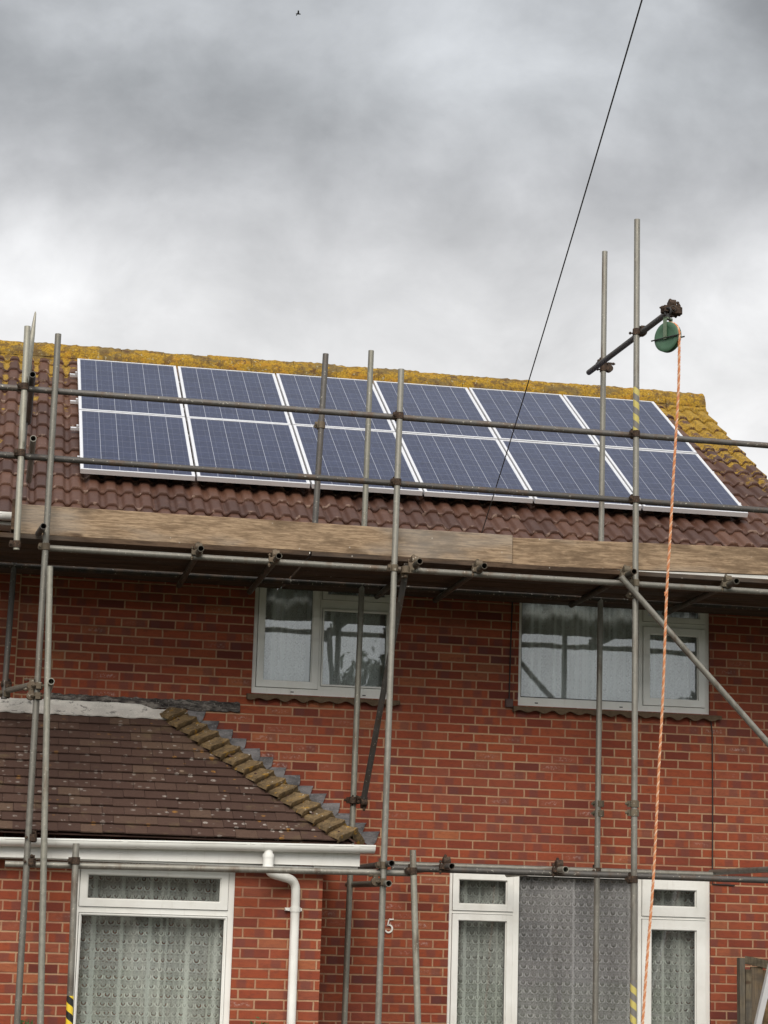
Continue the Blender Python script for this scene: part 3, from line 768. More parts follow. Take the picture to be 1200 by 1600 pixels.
end = [V((p.x, -.002, p.z - .002)) for p in bot]
m.grid([top, mid, bot, end]); m.build('mortar_fillet', FILLET, house, True)
m = MB()
fa, fb = P(312, 1116, -.02), P(584, 1304, -.02)
for k in range(14):
    q = fa.lerp(fb, k / 13); j = fl.uniform(-.006, .006)
    z_t = q.z + .03 + j
    k2 = fl.uniform(-.02, .02)
    m.poly([(q.x - .10, -.007 - .0006 * (k % 3), z_t - .005), (q.x + .055, -.007 - .0006 * (k % 3), z_t + fl.uniform(-.004, .004)), (q.x + .05 + k2 * .5, -.018 - abs(k2) * .3, z_t - .035 - k2), (q.x + .035 + k2, -.024, z_t - .085 + j), (q.x - .02, -.02, z_t - .13), (q.x - .11, -.014, z_t - .07)])
m.build('step_flashing', LEADG, house)

# ------------------------------------------------------------------ neighbour on the left
nb = thing('brick_house', 'adjoining red brick house at the far left edge, past the end of the toe board', 'house', (-2.5, 0, 0))
m = MB(); xj = X_JOINT - .007
m.plate((X_FAR, xj, 0, 4.79), [(-3.6, -2.0, 3.55, 4.57)], -.004, .27); m.box((X_FAR, .274, 0), (xj, YB, 4.66)); m.build('wall', BRICK3, nb)
m = MB(); m.box((xj + .0005, -.007, .01), (X_JOINT + .004, .1, 4.65)); m.build('mortar_joint', m_simple('pale_mortar', (.36, .22, .13), .9, 0, .25, 40), nb)
m = tiled_slope(X_FAR, X_JOINT - .002, 8); roof_deck(m, X_FAR, X_JOINT - .002); r2 = m.build('roof', TILE, nb, True, angle=R(50)); ridge_run(r2, X_FAR, X_JOINT - .004, 6)
m = MB(); m.box((X_FAR, -.30, 4.80), (X_JOINT - .004, -.275, 4.85)); m.build('fascia', UPVC, nb)
m = MB(); m.box((X_FAR, -.272, 4.797), (X_JOINT - .004, -.010, 4.803)); m.build('soffit', UPVC, nb)
gutter(nb, X_FAR, X_JOINT - .002, 4.88, 4.875, -.362, .056, [(-.60, .08)])
window(nb, (-3.6, -2.0, 3.55, 4.57), [(-3.56, -2.85, 3.6, 4.53, .055), (-2.78, -2.04, 3.6, 4.53, .055)], .02)

# ------------------------------------------------------------------ solar panels
PW, PH_, PD = .992, 1.650, .042
ORD = ['first', 'second', 'third', 'fourth', 'fifth', 'last']
def panel_proto():
    root = bpy.data.objects.new('solar_panel', None); COL.objects.link(root); root.empty_display_size = .1; root['_o'] = (0, 0, 0)
    w = .021; m = MB()
    # frame: local x right, y up-slope, z normal; a plate lying down
    fx, fy = PW, PH_
    for a, b in (((0, 0), (fx, w)), ((0, fy - w), (fx, fy)), ((0, w), (w, fy - w)), ((fx - w, w), (fx, fy - w))):
        m.box((a[0], a[1], -PD), (b[0], b[1], 0))
    m.build('frame', ALU, root)
    m = MB(); z = -.004
    gx0, gx1, gy0, gy1 = w, fx - w, w, fy - w
    cw = (gx1 - gx0 - .012) / 6; chh = (gy1 - gy0 - .03) / 10
    uv = lambda x, y: ((x - gx0 - .006) / cw, (y - gy0 - .015) / chh)
    pts = [(gx0, gy0), (gx1, gy0), (gx1, gy1), (gx0, gy1)]
    m.poly([(x, y, z) for x, y in pts], [uv(x, y) for x, y in pts])
    m.poly([(x, y, -.03) for x, y in pts[::-1]])
    m.build('cell_face', CELL, root)
    return root
proto = panel_proto()
rotm = Matrix.Rotation(AL, 4, 'X')
for r in (0, 1):
    for c in range(6):
        if r == 0 and c == 0: o = proto
        else:
            o = proto.copy(); COL.objects.link(o)
            for ch in proto.children: d = ch.copy(); COL.objects.link(d); d.parent = o
        pos = V((c * 1.0112, .35, 5.45)) + SL * (r * 1.6715) + NR * random.uniform(-.003, .003)
        o.rotation_euler = (AL, 0, random.uniform(-.001, .001)); o.location = pos
        place = ORD[c] + (' from the left' if c < 5 else ' on the right')
        tag(o, f'blue solar panel, {place} in the {"upper row under the ridge" if r else "lower row above the toe boards"}', 'solar panel', 'solar panels on the main roof')
for k, sv in enumerate((.40, 1.27, 2.07, 2.94)):
    a = V((-.075, .35, 5.45)) + SL * sv - NR * (PD + .022); m = MB()
    L = 6 * 1.0112 + .12
    m.obox(a + V((L / 2, 0, 0)), V((L / 2, 0, 0)), SL * .014, NR * .013)
    rt = m.build('mounting_rail', ALU, None, loc=tuple(a))
    tag(rt, ['lowest silver rail', 'second lowest silver rail', 'second highest silver rail', 'topmost silver rail'][k] + ' stub poking out left of the solar panels', 'mounting rail', 'mounting rails under the panels')
    bm = MB()
    for i in range(6):
        q = a + V((.35 + i * 1.15, 0, 0)); bm.obox(q - NR * .05, V((.018, 0, 0)), SL * .03, NR * .034)
        bm.obox(q - NR * .085 + SL * .06, V((.018, 0, 0)), SL * .07, NR * .004)
    ob = bm.build('roof_hook', ALU, rt); 
    for v in ob.data.vertices: v.co -= a
    em = MB(); em.obox(a + V((.062, 0, 0)) + NR * .026, V((.010, 0, 0)), SL * .012, NR * .012); ob = em.build('end_clamp', ALU, rt)
    for v in ob.data.vertices: v.co -= a

# ------------------------------------------------------------------ scaffolding
YO, YI = -1.85, -.50
scaf = thing('scaffolding', 'grey tubular steel scaffolding standing across the front of the brick house', 'scaffolding', (2.3, -1.2, 0))
def tubepart(name, p0, p1, mat=GALV, label=None):
    m = MB(); m.pipe(p0, p1); o = m.build(name, mat, scaf, True, angle=R(45))
    if label: o['label'] = label
    return o
def toground(top, low, y):
    """plumb-ish tube from the seen top through a seen lower point down to the ground"""
    a, b = P(*top, y), P(*low, y); k = (a.z - .03) / (a.z - b.z)
    return a, a + (b - a) * k
def clamp(part, p, d1, d2, mat=RUST, off=None, seed=0):
    """double coupler: a band round each tube, the body between, flap bolts with nuts"""
    rg = random.Random(seed); m = MB(); p = V(p); d1 = V(d1).normalized(); d2 = V(d2).normalized()
    n = d1.cross(d2); n = n.normalized() if n.length > .1 else d1.orthogonal().normalized()
    off = off if off is not None else .0
    for d, c in ((d1, p), (d2, p + n * off)):
        m.sweep([c - d * .027, c - d * .025, c + d * .025, c + d * .027], [.0285, .032, .032, .0285], 14)
        e = d.cross(n).normalized()
        if e.length < .5: e = d.orthogonal()
        for sg in (1,):
            q = c + e * .040 * sg
            m.obox(q, d * .024, e * .012, n * .018)
            m.sweep([q - n * .05 + e * .006, q + n * .055 + e * .006], .0068, 7)
            m.sweep([q + n * .030 + e * .006, q + n * .046 + e * .006], .0125, 6)
            m.sweep([q - n * .045 + e * .006, q - n * .034 + e * .006], .012, 6)
    m.obox(p + n * off / 2, d1 * .022, d2 * .022, n * (abs(off) / 2 + .01))
    return m.build('coupler', mat, part, True, angle=R(30))
XA, ZA = V((1, 0, 0)), V((0, 0, 1)); YA = V((0, 1, 0))

# standards
S = {}
def standard(key, top, low, y, mat=GALV, label=None, name='standard'):
    a, b = toground(top, low, y); S[key] = (a, b, tubepart(name, b, a, mat, label)); return S[key]
at = lambda key, z: S[key][0] + (S[key][1] - S[key][0]) * ((S[key][0].z - z) / (S[key][0].z - S[key][1].z))
standard('A', (91, 522), (26.7, 1600), YO, GALV)
standard('M3', (627, 577), (590.7, 1600), YO, GALV)
standard('R2', (995.5, 343), (989.5, 1600), YO, GALV, 'tallest pole carrying the gin wheel arm')
standard('R1', (945, 393), (930, 1600), YI, GALV)
standard('M2', (580, 548), (538, 1600), YI, GALVL)
a, b = P(46, 570, YI), P(6, 1092, YI); S['I0'] = (a, b, tubepart('standard', b, a, GALVD))
a, b = P(43, 510, YO), P(25.5, 859, YO); S['S0'] = (a, b, tubepart('guard_post', b, a, GALVL))
a, b = P(509, 553, -1.35), P(492, 822, -1.35); b = a + (b - a) * ((a.z - 4.485) / (a.z - b.z)); S['M1'] = (a, b, tubepart('guard_post', b, a, GALVD))
a, b = P(78, 885, YO - .06), P(63, 1600, YO - .10); b = a + (b - a) * ((a.z - .03) / (a.z - b.z)); S['B'] = (a, b, tubepart('standard', b, a, GALVL, 'slightly leaning pole lapped beside the left standard'))
YS = YO - .05
for key, t_, l_, lab in (('H1', (119, 1318), (108, 1600), 'short pole with black and yellow tape by the bay window'), ('H2', (645, 1328), (653, 1600), 'short leaning pole right of the house number')):
    standard(key, t_, l_, YS, GALV if key == 'H1' else GALVL, lab)

# pale pole with a flattened tapering top, behind the left guard post
m = MB(); a, b = P(55.5, 487, -1.70), P(44, 572, -1.70); d = (b - a); pts = [a + d * t_ for t_ in (0, .04, .4, .7, 1., 1.02)] + [a + d * 1.9]
m.sweep(pts, [.004, .008, .019, .0235, .0242, .0242, .0242], 16); m.build('guard_post', GALVL, scaf, True)['label'] = 'pale pole with a flattened pointed top'

# ledgers and guard rails
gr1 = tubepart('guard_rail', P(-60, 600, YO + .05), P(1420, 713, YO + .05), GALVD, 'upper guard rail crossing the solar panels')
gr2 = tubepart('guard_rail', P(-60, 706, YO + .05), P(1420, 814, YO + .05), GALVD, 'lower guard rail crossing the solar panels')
led = tubepart('ledger', P(70, 856, YO + .05), P(1420, 939, YO + .05), GALV, 'ledger under the toe boards')
GALVK = m_galv('shaded_tube', (.05, .045, .04), .7, .6)  # shade under the deck put into the tube colour, for the inner ledger
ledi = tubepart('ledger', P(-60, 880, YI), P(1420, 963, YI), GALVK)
z_lo = P(300, 1354, YO).z
lo1 = tubepart('ledger', P(8, 1350, YO + .03), P(643, 1364.5, YO + .03), GALV, 'lower ledger passing under the white gutter')
lo2 = tubepart('ledger', P(612, 1356, YO + .085), P(1420, 1383, YO + .085), GALVD, 'lower ledger crossing the wide downstairs window')
lo3 = tubepart('ledger', P(600, 1349.5, YI), P(1113, 1366.5, YI), GALV)
# transoms: tubes running from the wall out past the outer ledger, open end showing
def transom(px, py, y0=-2.02, y1=-.20, mat=GALVD, dz=0., skew=0.):
    a = P(px, py, y0); b = V((a.x + skew, y1, a.z + dz))
    return tubepart('transom', a, b, mat), a, b
GALVT = m_galv('shaded_transom_tube', (.085, .078, .062), .5, .6)  # tubes tinted dark, so the colour holds the shade beneath the boards
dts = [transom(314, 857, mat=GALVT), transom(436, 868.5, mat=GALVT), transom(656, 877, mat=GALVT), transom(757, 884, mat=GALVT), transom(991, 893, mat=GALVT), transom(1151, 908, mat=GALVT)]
lts = [transom(612, 1349), transom(607.5, 1380.5, mat=GALVL, dz=.02), transom(706, 1353.5), transom(884, 1358.5, mat=GALVL)]
x = P(1150, 1364, -.5); tubepart('transom', (x.x - .18, -.38, x.z), (x.x - .10, -2.02, x.z + .0), GALV)
tubepart('transom', P(68, 822, -2.05), V((P(68, 822, -2.05).x - .03, -1.72, P(68, 822, -2.05).z)), GALVD)
tubepart('return_rail', P(51, 585, -2.0), V((P(51, 585, -2.0).x, -.42, P(51, 585, -2.0).z)), GALVD)
tubepart('return_rail', P(52, 685, -2.0), V((P(52, 685, -2.0).x, -.42, P(52, 685, -2.0).z)), GALV)
tubepart('transom', P(80, 1064.5, -2.03), V((P(80, 1064.5, -2.03).x, -1.2, P(80, 1064.5, -2.03).z)), GALVL)
tubepart('transom', P(60, 1068, YO + .05), P(12, 1079, YI - .05), GALVL)
# braces
br1 = tubepart('brace', P(636, 882, YO + .02), P(567, 1256, YI - .05), GALVD, 'brace sloping from the ledger down beside the middle poles')
a, b = P(970, 901, YO - .055), P(1200, 1161, YO - .055); br2 = tubepart('brace', a, a + (b - a) * 1.5, GALV, 'diagonal brace running down to the right edge')
# gin wheel arm
xa = at('R2', 6.4).x + .055
A1 = V((xa, -.30, PZ(920, 582, -.30))); e_ = P(1052, 482, -2.66); A2 = V((e_.x, -2.66, e_.z))
A1.x = PX(920, 582, -.30)
arm = tubepart('outrigger', A1, A2, GALVD, 'short tube reaching out to the gin wheel')

# couplers
k = 0
def cl(part, p, d1=ZA, d2=XA, mat=RUST, off=.052):
    global k; k += 1
    return clamp(part, p, d1, d2, mat, off, k)
for key in ('A', 'M3', 'R2'):
    for gy, gp in ((5.57, gr1), (5.05, gr2), (led.location.z + 4.375, led)):
        q = at(key, gy); 
        ends = {'gr1': (P(-60, 600, YO + .05), P(1420, 713, YO + .05)), 'gr2': (P(-60, 706, YO + .05), P(1420, 814, YO + .05)), 'led': (P(70, 856, YO + .05), P(1420, 939, YO + .05))}
        e = ends['gr1' if gp is gr1 else 'gr2' if gp is gr2 else 'led']
        tt = (q.x - e[0].x) / (e[1].x - e[0].x); zz = e[0].z + (e[1].z - e[0].z) * tt
        if key == 'A' and gp is not led: continue
        cl(S[key][2], V((q.x, YO, zz)), ZA, XA, RUST if gp is not led else CLAMP)
for pz in (5.585, 5.07, 4.37): cl(S['S0'][2], at('S0', pz), ZA, XA, RUST)
cl(S['M1'][2], at('M1', 5.57), ZA, XA, CLAMP, .03)
cl(S['A'][2], P(49, 1347, YO), ZA, XA); cl(S['A'][2], P(51, 1309, YO), ZA, XA); cl(S['A'][2], P(60, 1072, YO), ZA, YA, CLAMP); cl(S['A'][2], P(59, 1088, YO), ZA, YA, CLAMP)
cl(S['I0'][2], P(12, 1070, YI), ZA, XA); cl(S['I0'][2], P(10, 1084, YI), ZA, XA, CLAMP)
cl(S['H1'][2], P(118, 1345, YS), ZA, XA)
cl(S['M3'][2], P(599, 1352, YO), ZA, XA, CLAMP); cl(S['M3'][2], P(597, 1378, YO), ZA, YA, CLAMP)
cl(S['H2'][2], P(645, 1361, YS), ZA, XA)
cl(S['R2'][2], P(990, 1374, YO), ZA, XA)
for y_ in (1256, 1270): cl(S['R2'][2], P(991, y_, YO), ZA, ZA, CLAMP, .01)
for y_ in (1256, 1271): cl(S['R1'][2], P(937, y_, YI), ZA, ZA, CLAMP, .01)
cl(S['R1'][2], P(934, 1361, YI), ZA, XA)
cl(S['M2'][2], P(556, 1251, YI), ZA, ZA, RUST, -.045); cl(br1, P(568, 1250, YI - .05), (P(567, 1256, YI - .05) - P(636, 882, YO + .02)), XA, RUST, .03)
cl(br1, P(632, 892, YO + .02), XA, ZA, CLAMP); cl(S['R2'][2], P(991, 930, YO), ZA, XA, CLAMP)
for (tp, a, b) in dts[:6]: cl(tp, V((a.x, YO + .03, a.z)), YA, XA, CLAMP, -.045)
for (tp, a, b) in lts[2:]: cl(tp, V((a.x, YO + .02, a.z)), YA, XA, RUST, -.045)
da = (A2 - A1).normalized()
tf = lambda y: A1 + (A2 - A1) * ((y - A1.y) / (A2.y - A1.y))
cl(S['R1'][2], V((at('R1', 6.6).x, YI, tf(YI).z)), ZA, da, RUST, .05); cl(S['R1'][2], V((at('R1', 6.6).x, YI, tf(YI).z + .05)), ZA, XA, RUST, .03)
cl(S['R2'][2], V((at('R2', 6.4).x, YO, tf(YO).z)), ZA, da, RUST, .05)
q = tf(-2.60); cl(arm, q, da, ZA, RUST, .05); cl(arm, q + V((0, -.03, .045)), XA, da, RUST, .03); cl(arm, q + V((.05, -.03, -.01)), ZA, XA, RUST, .03)
# hazard tape sleeves
def tape(key, p0, p1):
    z0, z1 = p0, p1; m = MB(); m.sweep([at(key, z0), at(key, z1)], .0252, 18, False); m.build('hazard_tape', TAPE if key == 'H1' else TAPEP, S[key][2], True)
tape('R2', PZ(993, 605, YO), PZ(993, 682, YO)); tape('R2', .6, PZ(990, 1532, YO)); tape('H1', .6, PZ(110, 1556, YS))
# base plates
for key in ('A', 'M3', 'R2', 'R1', 'M2', 'B', 'H1', 'H2'):
    q = S[key][1]; m = MB(); m.box((q.x - .075, q.y - .075, .005), (q.x + .075, q.y + .075, .014)); m.sweep([(q.x, q.y, .012), (q.x, q.y, .035)], .018, 10); m.build('base_plate', RUST, S[key][2])

# ------------------------------------------------------------------ scaffold boards
def board(p0, p1, up, thick, h, mat, name, label, cat, group, band=True):
    """p0..p1 lower front edge; up: direction of the width; thick: vector of the thickness"""
    p0, p1 = V(p0), V(p1); d = (p1 - p0); n = 14; rgb = random.Random(label)
    up = V(up).normalized(); th = V(thick); m = MB(); rows = []
    rr = .004
    for i in range(n + 1):
        q = p0 + d * (i / n) + up * rgb.uniform(-.0015, .0015) + th.normalized() * rgb.uniform(-.0015, .0015)
        tn = th.normalized(); T = th.length
        rows.append([q + up * rr, q + up * (h - rr), q + up * h + tn * rr, q + up * h + tn * (T - rr), q + up * (h - rr) + tn * T, q + up * rr + tn * T, q + tn * (T - rr), q + tn * rr, q + up * rr])
    m.grid(rows); m.poly(rows[0][:-1][::-1]); m.poly(rows[-1][:-1])
    o = m.build(name, mat, None, False, loc=tuple(p0)); tag(o, label, cat, group)
    if band:
        for end, sg in ((p0, 1), (p1, -1)):
            dd = d.normalized() * sg; bm = MB(); c = end + dd * .02 + up * h / 2 + th / 2
            bm.obox(c, dd * .0215, up * (h / 2 + .0016), th * .5 * (1 + .0032 / th.length))
            bo = bm.build('end_band', GALV, o)
            for v in bo.data.vertices: v.co -= p0
    return o
YT = YO + .155
tb1a, tb1b = P(30, 833.5, YT), P(800, 880.5, YT)
board(tb1a, tb1b, (0, 0, 1), (0, .036, 0), .226, BOARD, 'toe_board', 'long weathered toe board on edge at the left, below the panels', 'toe board', 'boards on edge along the scaffold', False)
tb2a, tb2b = P(800.5, 883, YT + .045), P(1420, 907, YT + .045)
board(tb2a, tb2b, (0, 0, 1), (0, .036, 0), .222, BOARD, 'toe_board', 'toe board on edge at the right, passing behind the orange rope', 'toe board', 'boards on edge along the scaffold', False)
q = P(17, 829, YT - .03)
board((q.x, YT - .03, q.z + .01), (q.x - .0, -.62, q.z + .01), (0, 0, 1), (.036, 0, 0), .235, DECKW, 'toe_board', 'short end toe board seen end on beside the white gutter end', 'toe board', 'boards on edge along the scaffold', False)
zd = 4.4445
names = ['outermost', 'second outermost', 'third outermost', 'middle', 'third innermost', 'second innermost', 'innermost']
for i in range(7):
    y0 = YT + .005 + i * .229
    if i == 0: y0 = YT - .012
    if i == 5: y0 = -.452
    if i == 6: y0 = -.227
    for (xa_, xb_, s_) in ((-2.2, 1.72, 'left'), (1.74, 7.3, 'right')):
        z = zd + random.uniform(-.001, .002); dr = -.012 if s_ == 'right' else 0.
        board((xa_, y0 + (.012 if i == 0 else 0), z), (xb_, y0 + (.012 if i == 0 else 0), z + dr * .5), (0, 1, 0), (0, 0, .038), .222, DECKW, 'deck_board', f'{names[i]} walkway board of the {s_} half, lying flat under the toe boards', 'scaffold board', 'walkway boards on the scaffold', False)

# ------------------------------------------------------------------ gin wheel and rope
wc = P(1043.5, 527, -2.66); gw = thing('gin_wheel', 'green gin wheel pulley hanging from the outrigger tube', 'pulley', tuple(wc))
ang = R(40); wx = V((math.sin(ang) * .0 + math.cos(R(58)), -math.sin(R(58)), 0))     # in-plane horizontal direction of the wheel
wn_ = wx.cross(ZA).normalized(); wn_ = wn_ if wn_.y < 0 else -wn_
m = MB()
def disc(mb, c, prof, seg=36):
    rows = []
    for rr, zz in prof: rows.append([c + (wx * math.cos(2 * math.pi * j / seg) + ZA * math.sin(2 * math.pi * j / seg)) * rr + wn_ * zz for j in range(seg + 1)])
    mb.grid(rows)
disc(m, wc, [(.0, .022), (.075, .022), (.085, .026), (.112, .024), (.118, .020), (.118, .014), (.104, .006), (.104, -.006), (.118, -.014), (.118, -.020), (.085, -.026), (0, -.022)])
m.build('wheel', GREEN, gw, True, angle=R(40))
m = MB(); hk = wc + V((0, 0, .165))
for sg in (1, -1):
    a, b = wc + wn_ * sg * .034 - ZA * .02, wc + wn_ * sg * .034 + ZA * .15
    m.obox((a + b) / 2, wx * .016, wn_ * .004, ZA * .086)
m.obox(wc + ZA * .148, wx * .016, wn_ * .038, ZA * .006)
m.sweep([wc - wn_ * .045, wc + wn_ * .045], .011, 10)
m.build('hanger', GREEND, gw, True)
m = MB(); m.sweep([wc + wn_ * .034 - wx * .135 - ZA * .012, wc + wn_ * .034 + wx * .135 - ZA * .012], .006, 8); m.sweep([wc - wn_ * .034 - wx * .135 - ZA * .012, wc - wn_ * .034 + wx * .135 - ZA * .012], .006, 8); m.build('guard_bar', BLACK, gw, True)
m = MB(); tpz = tf(-2.62).z - wc.z
m.sweep([wc + ZA * .14, wc + ZA * .185], .017, 12); m.sweep([wc + ZA * .17 + V((0, 0, .035 + .03 * math.sin(t_))) + wx * .03 * math.cos(t_) for t_ in [2 * math.pi * i / 16 for i in range(17)]], .008, 8, False)
m.build('swivel_hook', BLACK, gw, True)

def twist(path, pitch, ro, rs, name):
    # resample
    pts = [V(p) for p in path]; dense = []
    for a, b in zip(pts, pts[1:]):
        n = max(1, int((b - a).length / .009)); dense += [a + (b - a) * i / n for i in range(n)]
    dense.append(pts[-1])
    mb = MB(); L = [0]
    for a, b in zip(dense, dense[1:]): L.append(L[-1] + (b - a).length)
    for s_ in range(3):
        st = []; ref = V((.3, 1, .1)).normalized()
        for i, p in enumerate(dense):
            t_ = (dense[min(i + 1, len(dense) - 1)] - dense[max(0, i - 1)]).normalized()
            a = (ref - t_ * ref.dot(t_)).normalized(); b = t_.cross(a); th = 2 * math.pi * (L[i] / pitch + s_ / 3)
            st.append(p + (a * math.cos(th) + b * math.sin(th)) * ro)
        mb.sweep(st, rs, 6, True, uvw=(.2, .2, .9)[s_])
    return mb
def spline(pts, n=12):
    pts = [V(p) for p in pts]; out = []
    for i in range(len(pts) - 1):
        p0, p1, p2, p3 = pts[max(i - 1, 0)], pts[i], pts[i + 1], pts[min(i + 2, len(pts) - 1)]
        for j in range(n):
            t_ = j / n; out.append(.5 * ((2 * p1) + (p2 - p0) * t_ + (2 * p0 - 5 * p1 + 4 * p2 - p3) * t_ ** 2 + (3 * p1 - p0 - 3 * p2 + p3) * t_ ** 3))
    out.append(pts[-1]); return out
gr = .113
over = [wc + (wx * math.cos(R(a)) + ZA * math.sin(R(a))) * gr for a in range(165, -6, -10)]
endp = wc + wx * gr
low = [P(px, py, y) for px, py, y in ((1060, 610, -2.72), (1052.5, 740, -2.70), (1047, 840, -2.66), (1041.5, 930, -2.62), (1036, 1080, -2.55), (1029.5, 1200, -2.5), (1021, 1370, -2.45), (1012.5, 1480, -2.42), (1004, 1600, -2.4))]
gl = low[-1] + (low[-1] - low[-2]) * ((low[-1].z - .03) / (low[-2].z - low[-1].z)); gl.z = .03
rope_path = over + spline([over[-1]] + low + [gl], 10)[1:]
m = twist(rope_path, .072, .0056, .0060, 'rope')
kq = P(1041.0, 928, -2.62); m.sweep([kq + V((-.012, 0, .014)), kq + V((-.003, -.004, .0)), kq + V((-.012, 0, -.016))], [.006, .011, .005], 8, True, uvw=.2)
rp = m.build('rope', ROPE, None, True, loc=tuple(gl)); tag(rp, 'orange twisted rope hanging from the green pulley down past the windows', 'rope')

# ------------------------------------------------------------------ overhead wire, number, wall cables
W0 = P(751, 838, -.32); W1 = P(1003, 0, -8.6); Wd = W1 - W0
m = MB(); pts = []
for i in range(61):
    t_ = i / 60 * 1.9; p = W0 + Wd * t_; p.z -= .42 * t_ * (1.9 - t_) * .33 - (.42 * .9 * .33) * t_; pts.append(p)
m.sweep(pts, .0042, 8)
wire = m.build('overhead_wire', BLACK, None, True, loc=tuple(W0)); tag(wire, 'thin black overhead wire running up from the eaves across the sky', 'wire')
# house number
m = MB(); nx, nz = P(602.5, 1458, 0).x, P(608, 1458, 0).z
def stroke(mb, pts, w):
    n = len(pts)
    L, R_ = [], []
    for i, (x, z) in enumerate(pts):
        a, b = pts[max(0, i - 1)], pts[min(n - 1, i + 1)]; dx, dz = b[0] - a[0], b[1] - a[1]; q = math.hypot(dx, dz); ww = w[i] / 2
        L.append((x - dz / q * ww, z + dx / q * ww)); R_.append((x + dz / q * ww, z - dx / q * ww))
    y0, y1 = -.016, -.004
    T = lambda p, y: V((nx + p[0] + .10 * p[1], y, nz + p[1]))
    mb.grid([[T(p, y1) for p in L], [T(p, y0) for p in L], [T(p, y0) for p in R_], [T(p, y1) for p in R_], [T(p, y1) for p in L]])
    for e in (0, -1): mb.poly([T(L[e], y1), T(L[e], y0), T(R_[e], y0), T(R_[e], y1)])
arc = [(.020 + .029 * math.cos(t_) , .036 + .030 * math.sin(t_)) for t_ in [R(118 - i * 16) for i in range(18)]]
stroke(m, [(.012, .113), (.03, .112), (.052, .115)], [.013, .012, .008]); stroke(m, [(.013, .112), (.010, .09), (.007, .060)], [.009, .009, .009]); stroke(m, [(.005, .061)] + arc[1:], [.008] + [.009 + .006 * math.sin(math.pi * i / 17) for i in range(17)])
num = m.build('house_number', NUM, None, False, loc=(nx, 0, nz)); tag(num, 'pale figure 5 fixed to the brick wall beside a scaffold pole', 'house number')
def cable(pts, r, label):
    m = MB(); m.sweep(pts, r, 8); o = m.build('wall_cable', BLACK, None, True, loc=tuple(pts[0])); tag(o, label, 'cable', 'black cables on the brick wall'); return o
cx = PX(1113, 1250, -.01)
cable([P(1110.5, 1127, -.010), V((cx, -.010, 3.40)), V((cx + .003, -.010, 2.8)), V((cx - .001, -.010, 2.16)), V((cx, -.010, 2.09)), V((cx + .2, -.012, 2.085))], .0055, 'thin black cable running down the wall below the wide upstairs window')
cx2 = PX(797, 1000, -.01); zb2 = PZ(796, 1099, 0)
cable([V((cx2 + .02, -.010, 4.66)), V((cx2 + .005, -.010, 4.0)), V((cx2, -.010, zb2 + .02))], .006, 'black cable beside the left jamb of the wide upstairs window')
m = MB(); m.box((cx2 - .035, -.035, zb2 - .035), (cx2 + .03, -.002, zb2 + .035)); m.box((cx2 - .030, -.040, zb2 - .030), (cx2 + .025, -.0345, zb2 + .030)); jb = m.build('junction_box', m_simple('brown_plastic', (.07, .035, .03), .5), None, loc=(cx2, 0, zb2)); tag(jb, 'small dark brown cable box at the left end of the wide upstairs sill', 'junction box')

# ------------------------------------------------------------------ gate, ladder, shrubs
gyv = -.75; gt = thing('wooden_gate', 'weathered dark wooden gate with curved top at the bottom right corner', 'gate', (P(1180, 1550, gyv).x, gyv, 0))
gx0 = PX(1154, 1500, gyv); gtz = PZ(1158, 1497, gyv)
m = MB(); m.box((gx0, gyv - .03, .03), (gx0 + .045, gyv + .04, gtz + .002)); m.build('post', GATEW, gt)
topz = lambda x: gtz + .015 - .10 * ((x - gx0 - .08) / .8) - .22 * max(0, (x - gx0 - .08) / .8) ** 2
m = MB(); xs = [gx0 + .047 + i * .03 for i in range(30)]
m.grid([[V((x, gyv + .03, topz(x) - .065)) for x in xs], [V((x, gyv - .022, topz(x) - .065)) for x in xs], [V((x, gyv - .022, topz(x))) for x in xs], [V((x, gyv + .03, topz(x))) for x in xs]]); m.build('top_rail', GATEW, gt)
m = MB(); m.box((gx0 + .055, gyv - .018, .05), (gx0 + .105, gyv + .03, gtz - .09)); m.build('stile', GATEW, gt)
m = MB(); m.box((gx0 + .85, gyv - .018, .05), (gx0 + .90, gyv + .03, gtz - .40)); m.build('stile', GATEW, gt)
GBOARD = m_wood('gate_board_wood', (.095, .06, .03), (.19, .125, .06), (24, 24, 2.2))
for i in range(7):
    xa_ = gx0 + .108 + i * .106; m = MB(); m.box((xa_, gyv + .002, .06), (xa_ + .102, gyv + .022, topz(xa_ + .1) - .06)); m.build('board', GBOARD, gt)
ly = -1.35; p1 = P(1197, 1540, ly); p2 = P(1183, 1600, ly); dl = (p1 - p2).normalized(); base = p2 - dl * (p2.z - .03) / dl.z
ld = thing('ladder', 'silver aluminium ladder leaning at the bottom right edge', 'ladder', tuple(base))
tl = base + dl * 2.6; sd = V((dl.z, 0, -dl.x)) * .36 + V((0, .05, 0))
for q in (V((0, 0, 0)), sd):
    m = MB(); c = (base + tl) / 2 + q; xx = V((dl.z, 0, -dl.x)); m.obox(c, xx * .013, YA * .036, (tl - base) / 2); m.obox(c - YA * .034, xx * .022, YA * .003, (tl - base) / 2); m.build('ladder_stile', LADALU, ld)
for i in range(10):
    m = MB(); a = base + dl * (.2 + i * .25); m.sweep([a + sd * .04, a + sd * .96], .015, 12); m.build('rung', LADALU, ld, True)

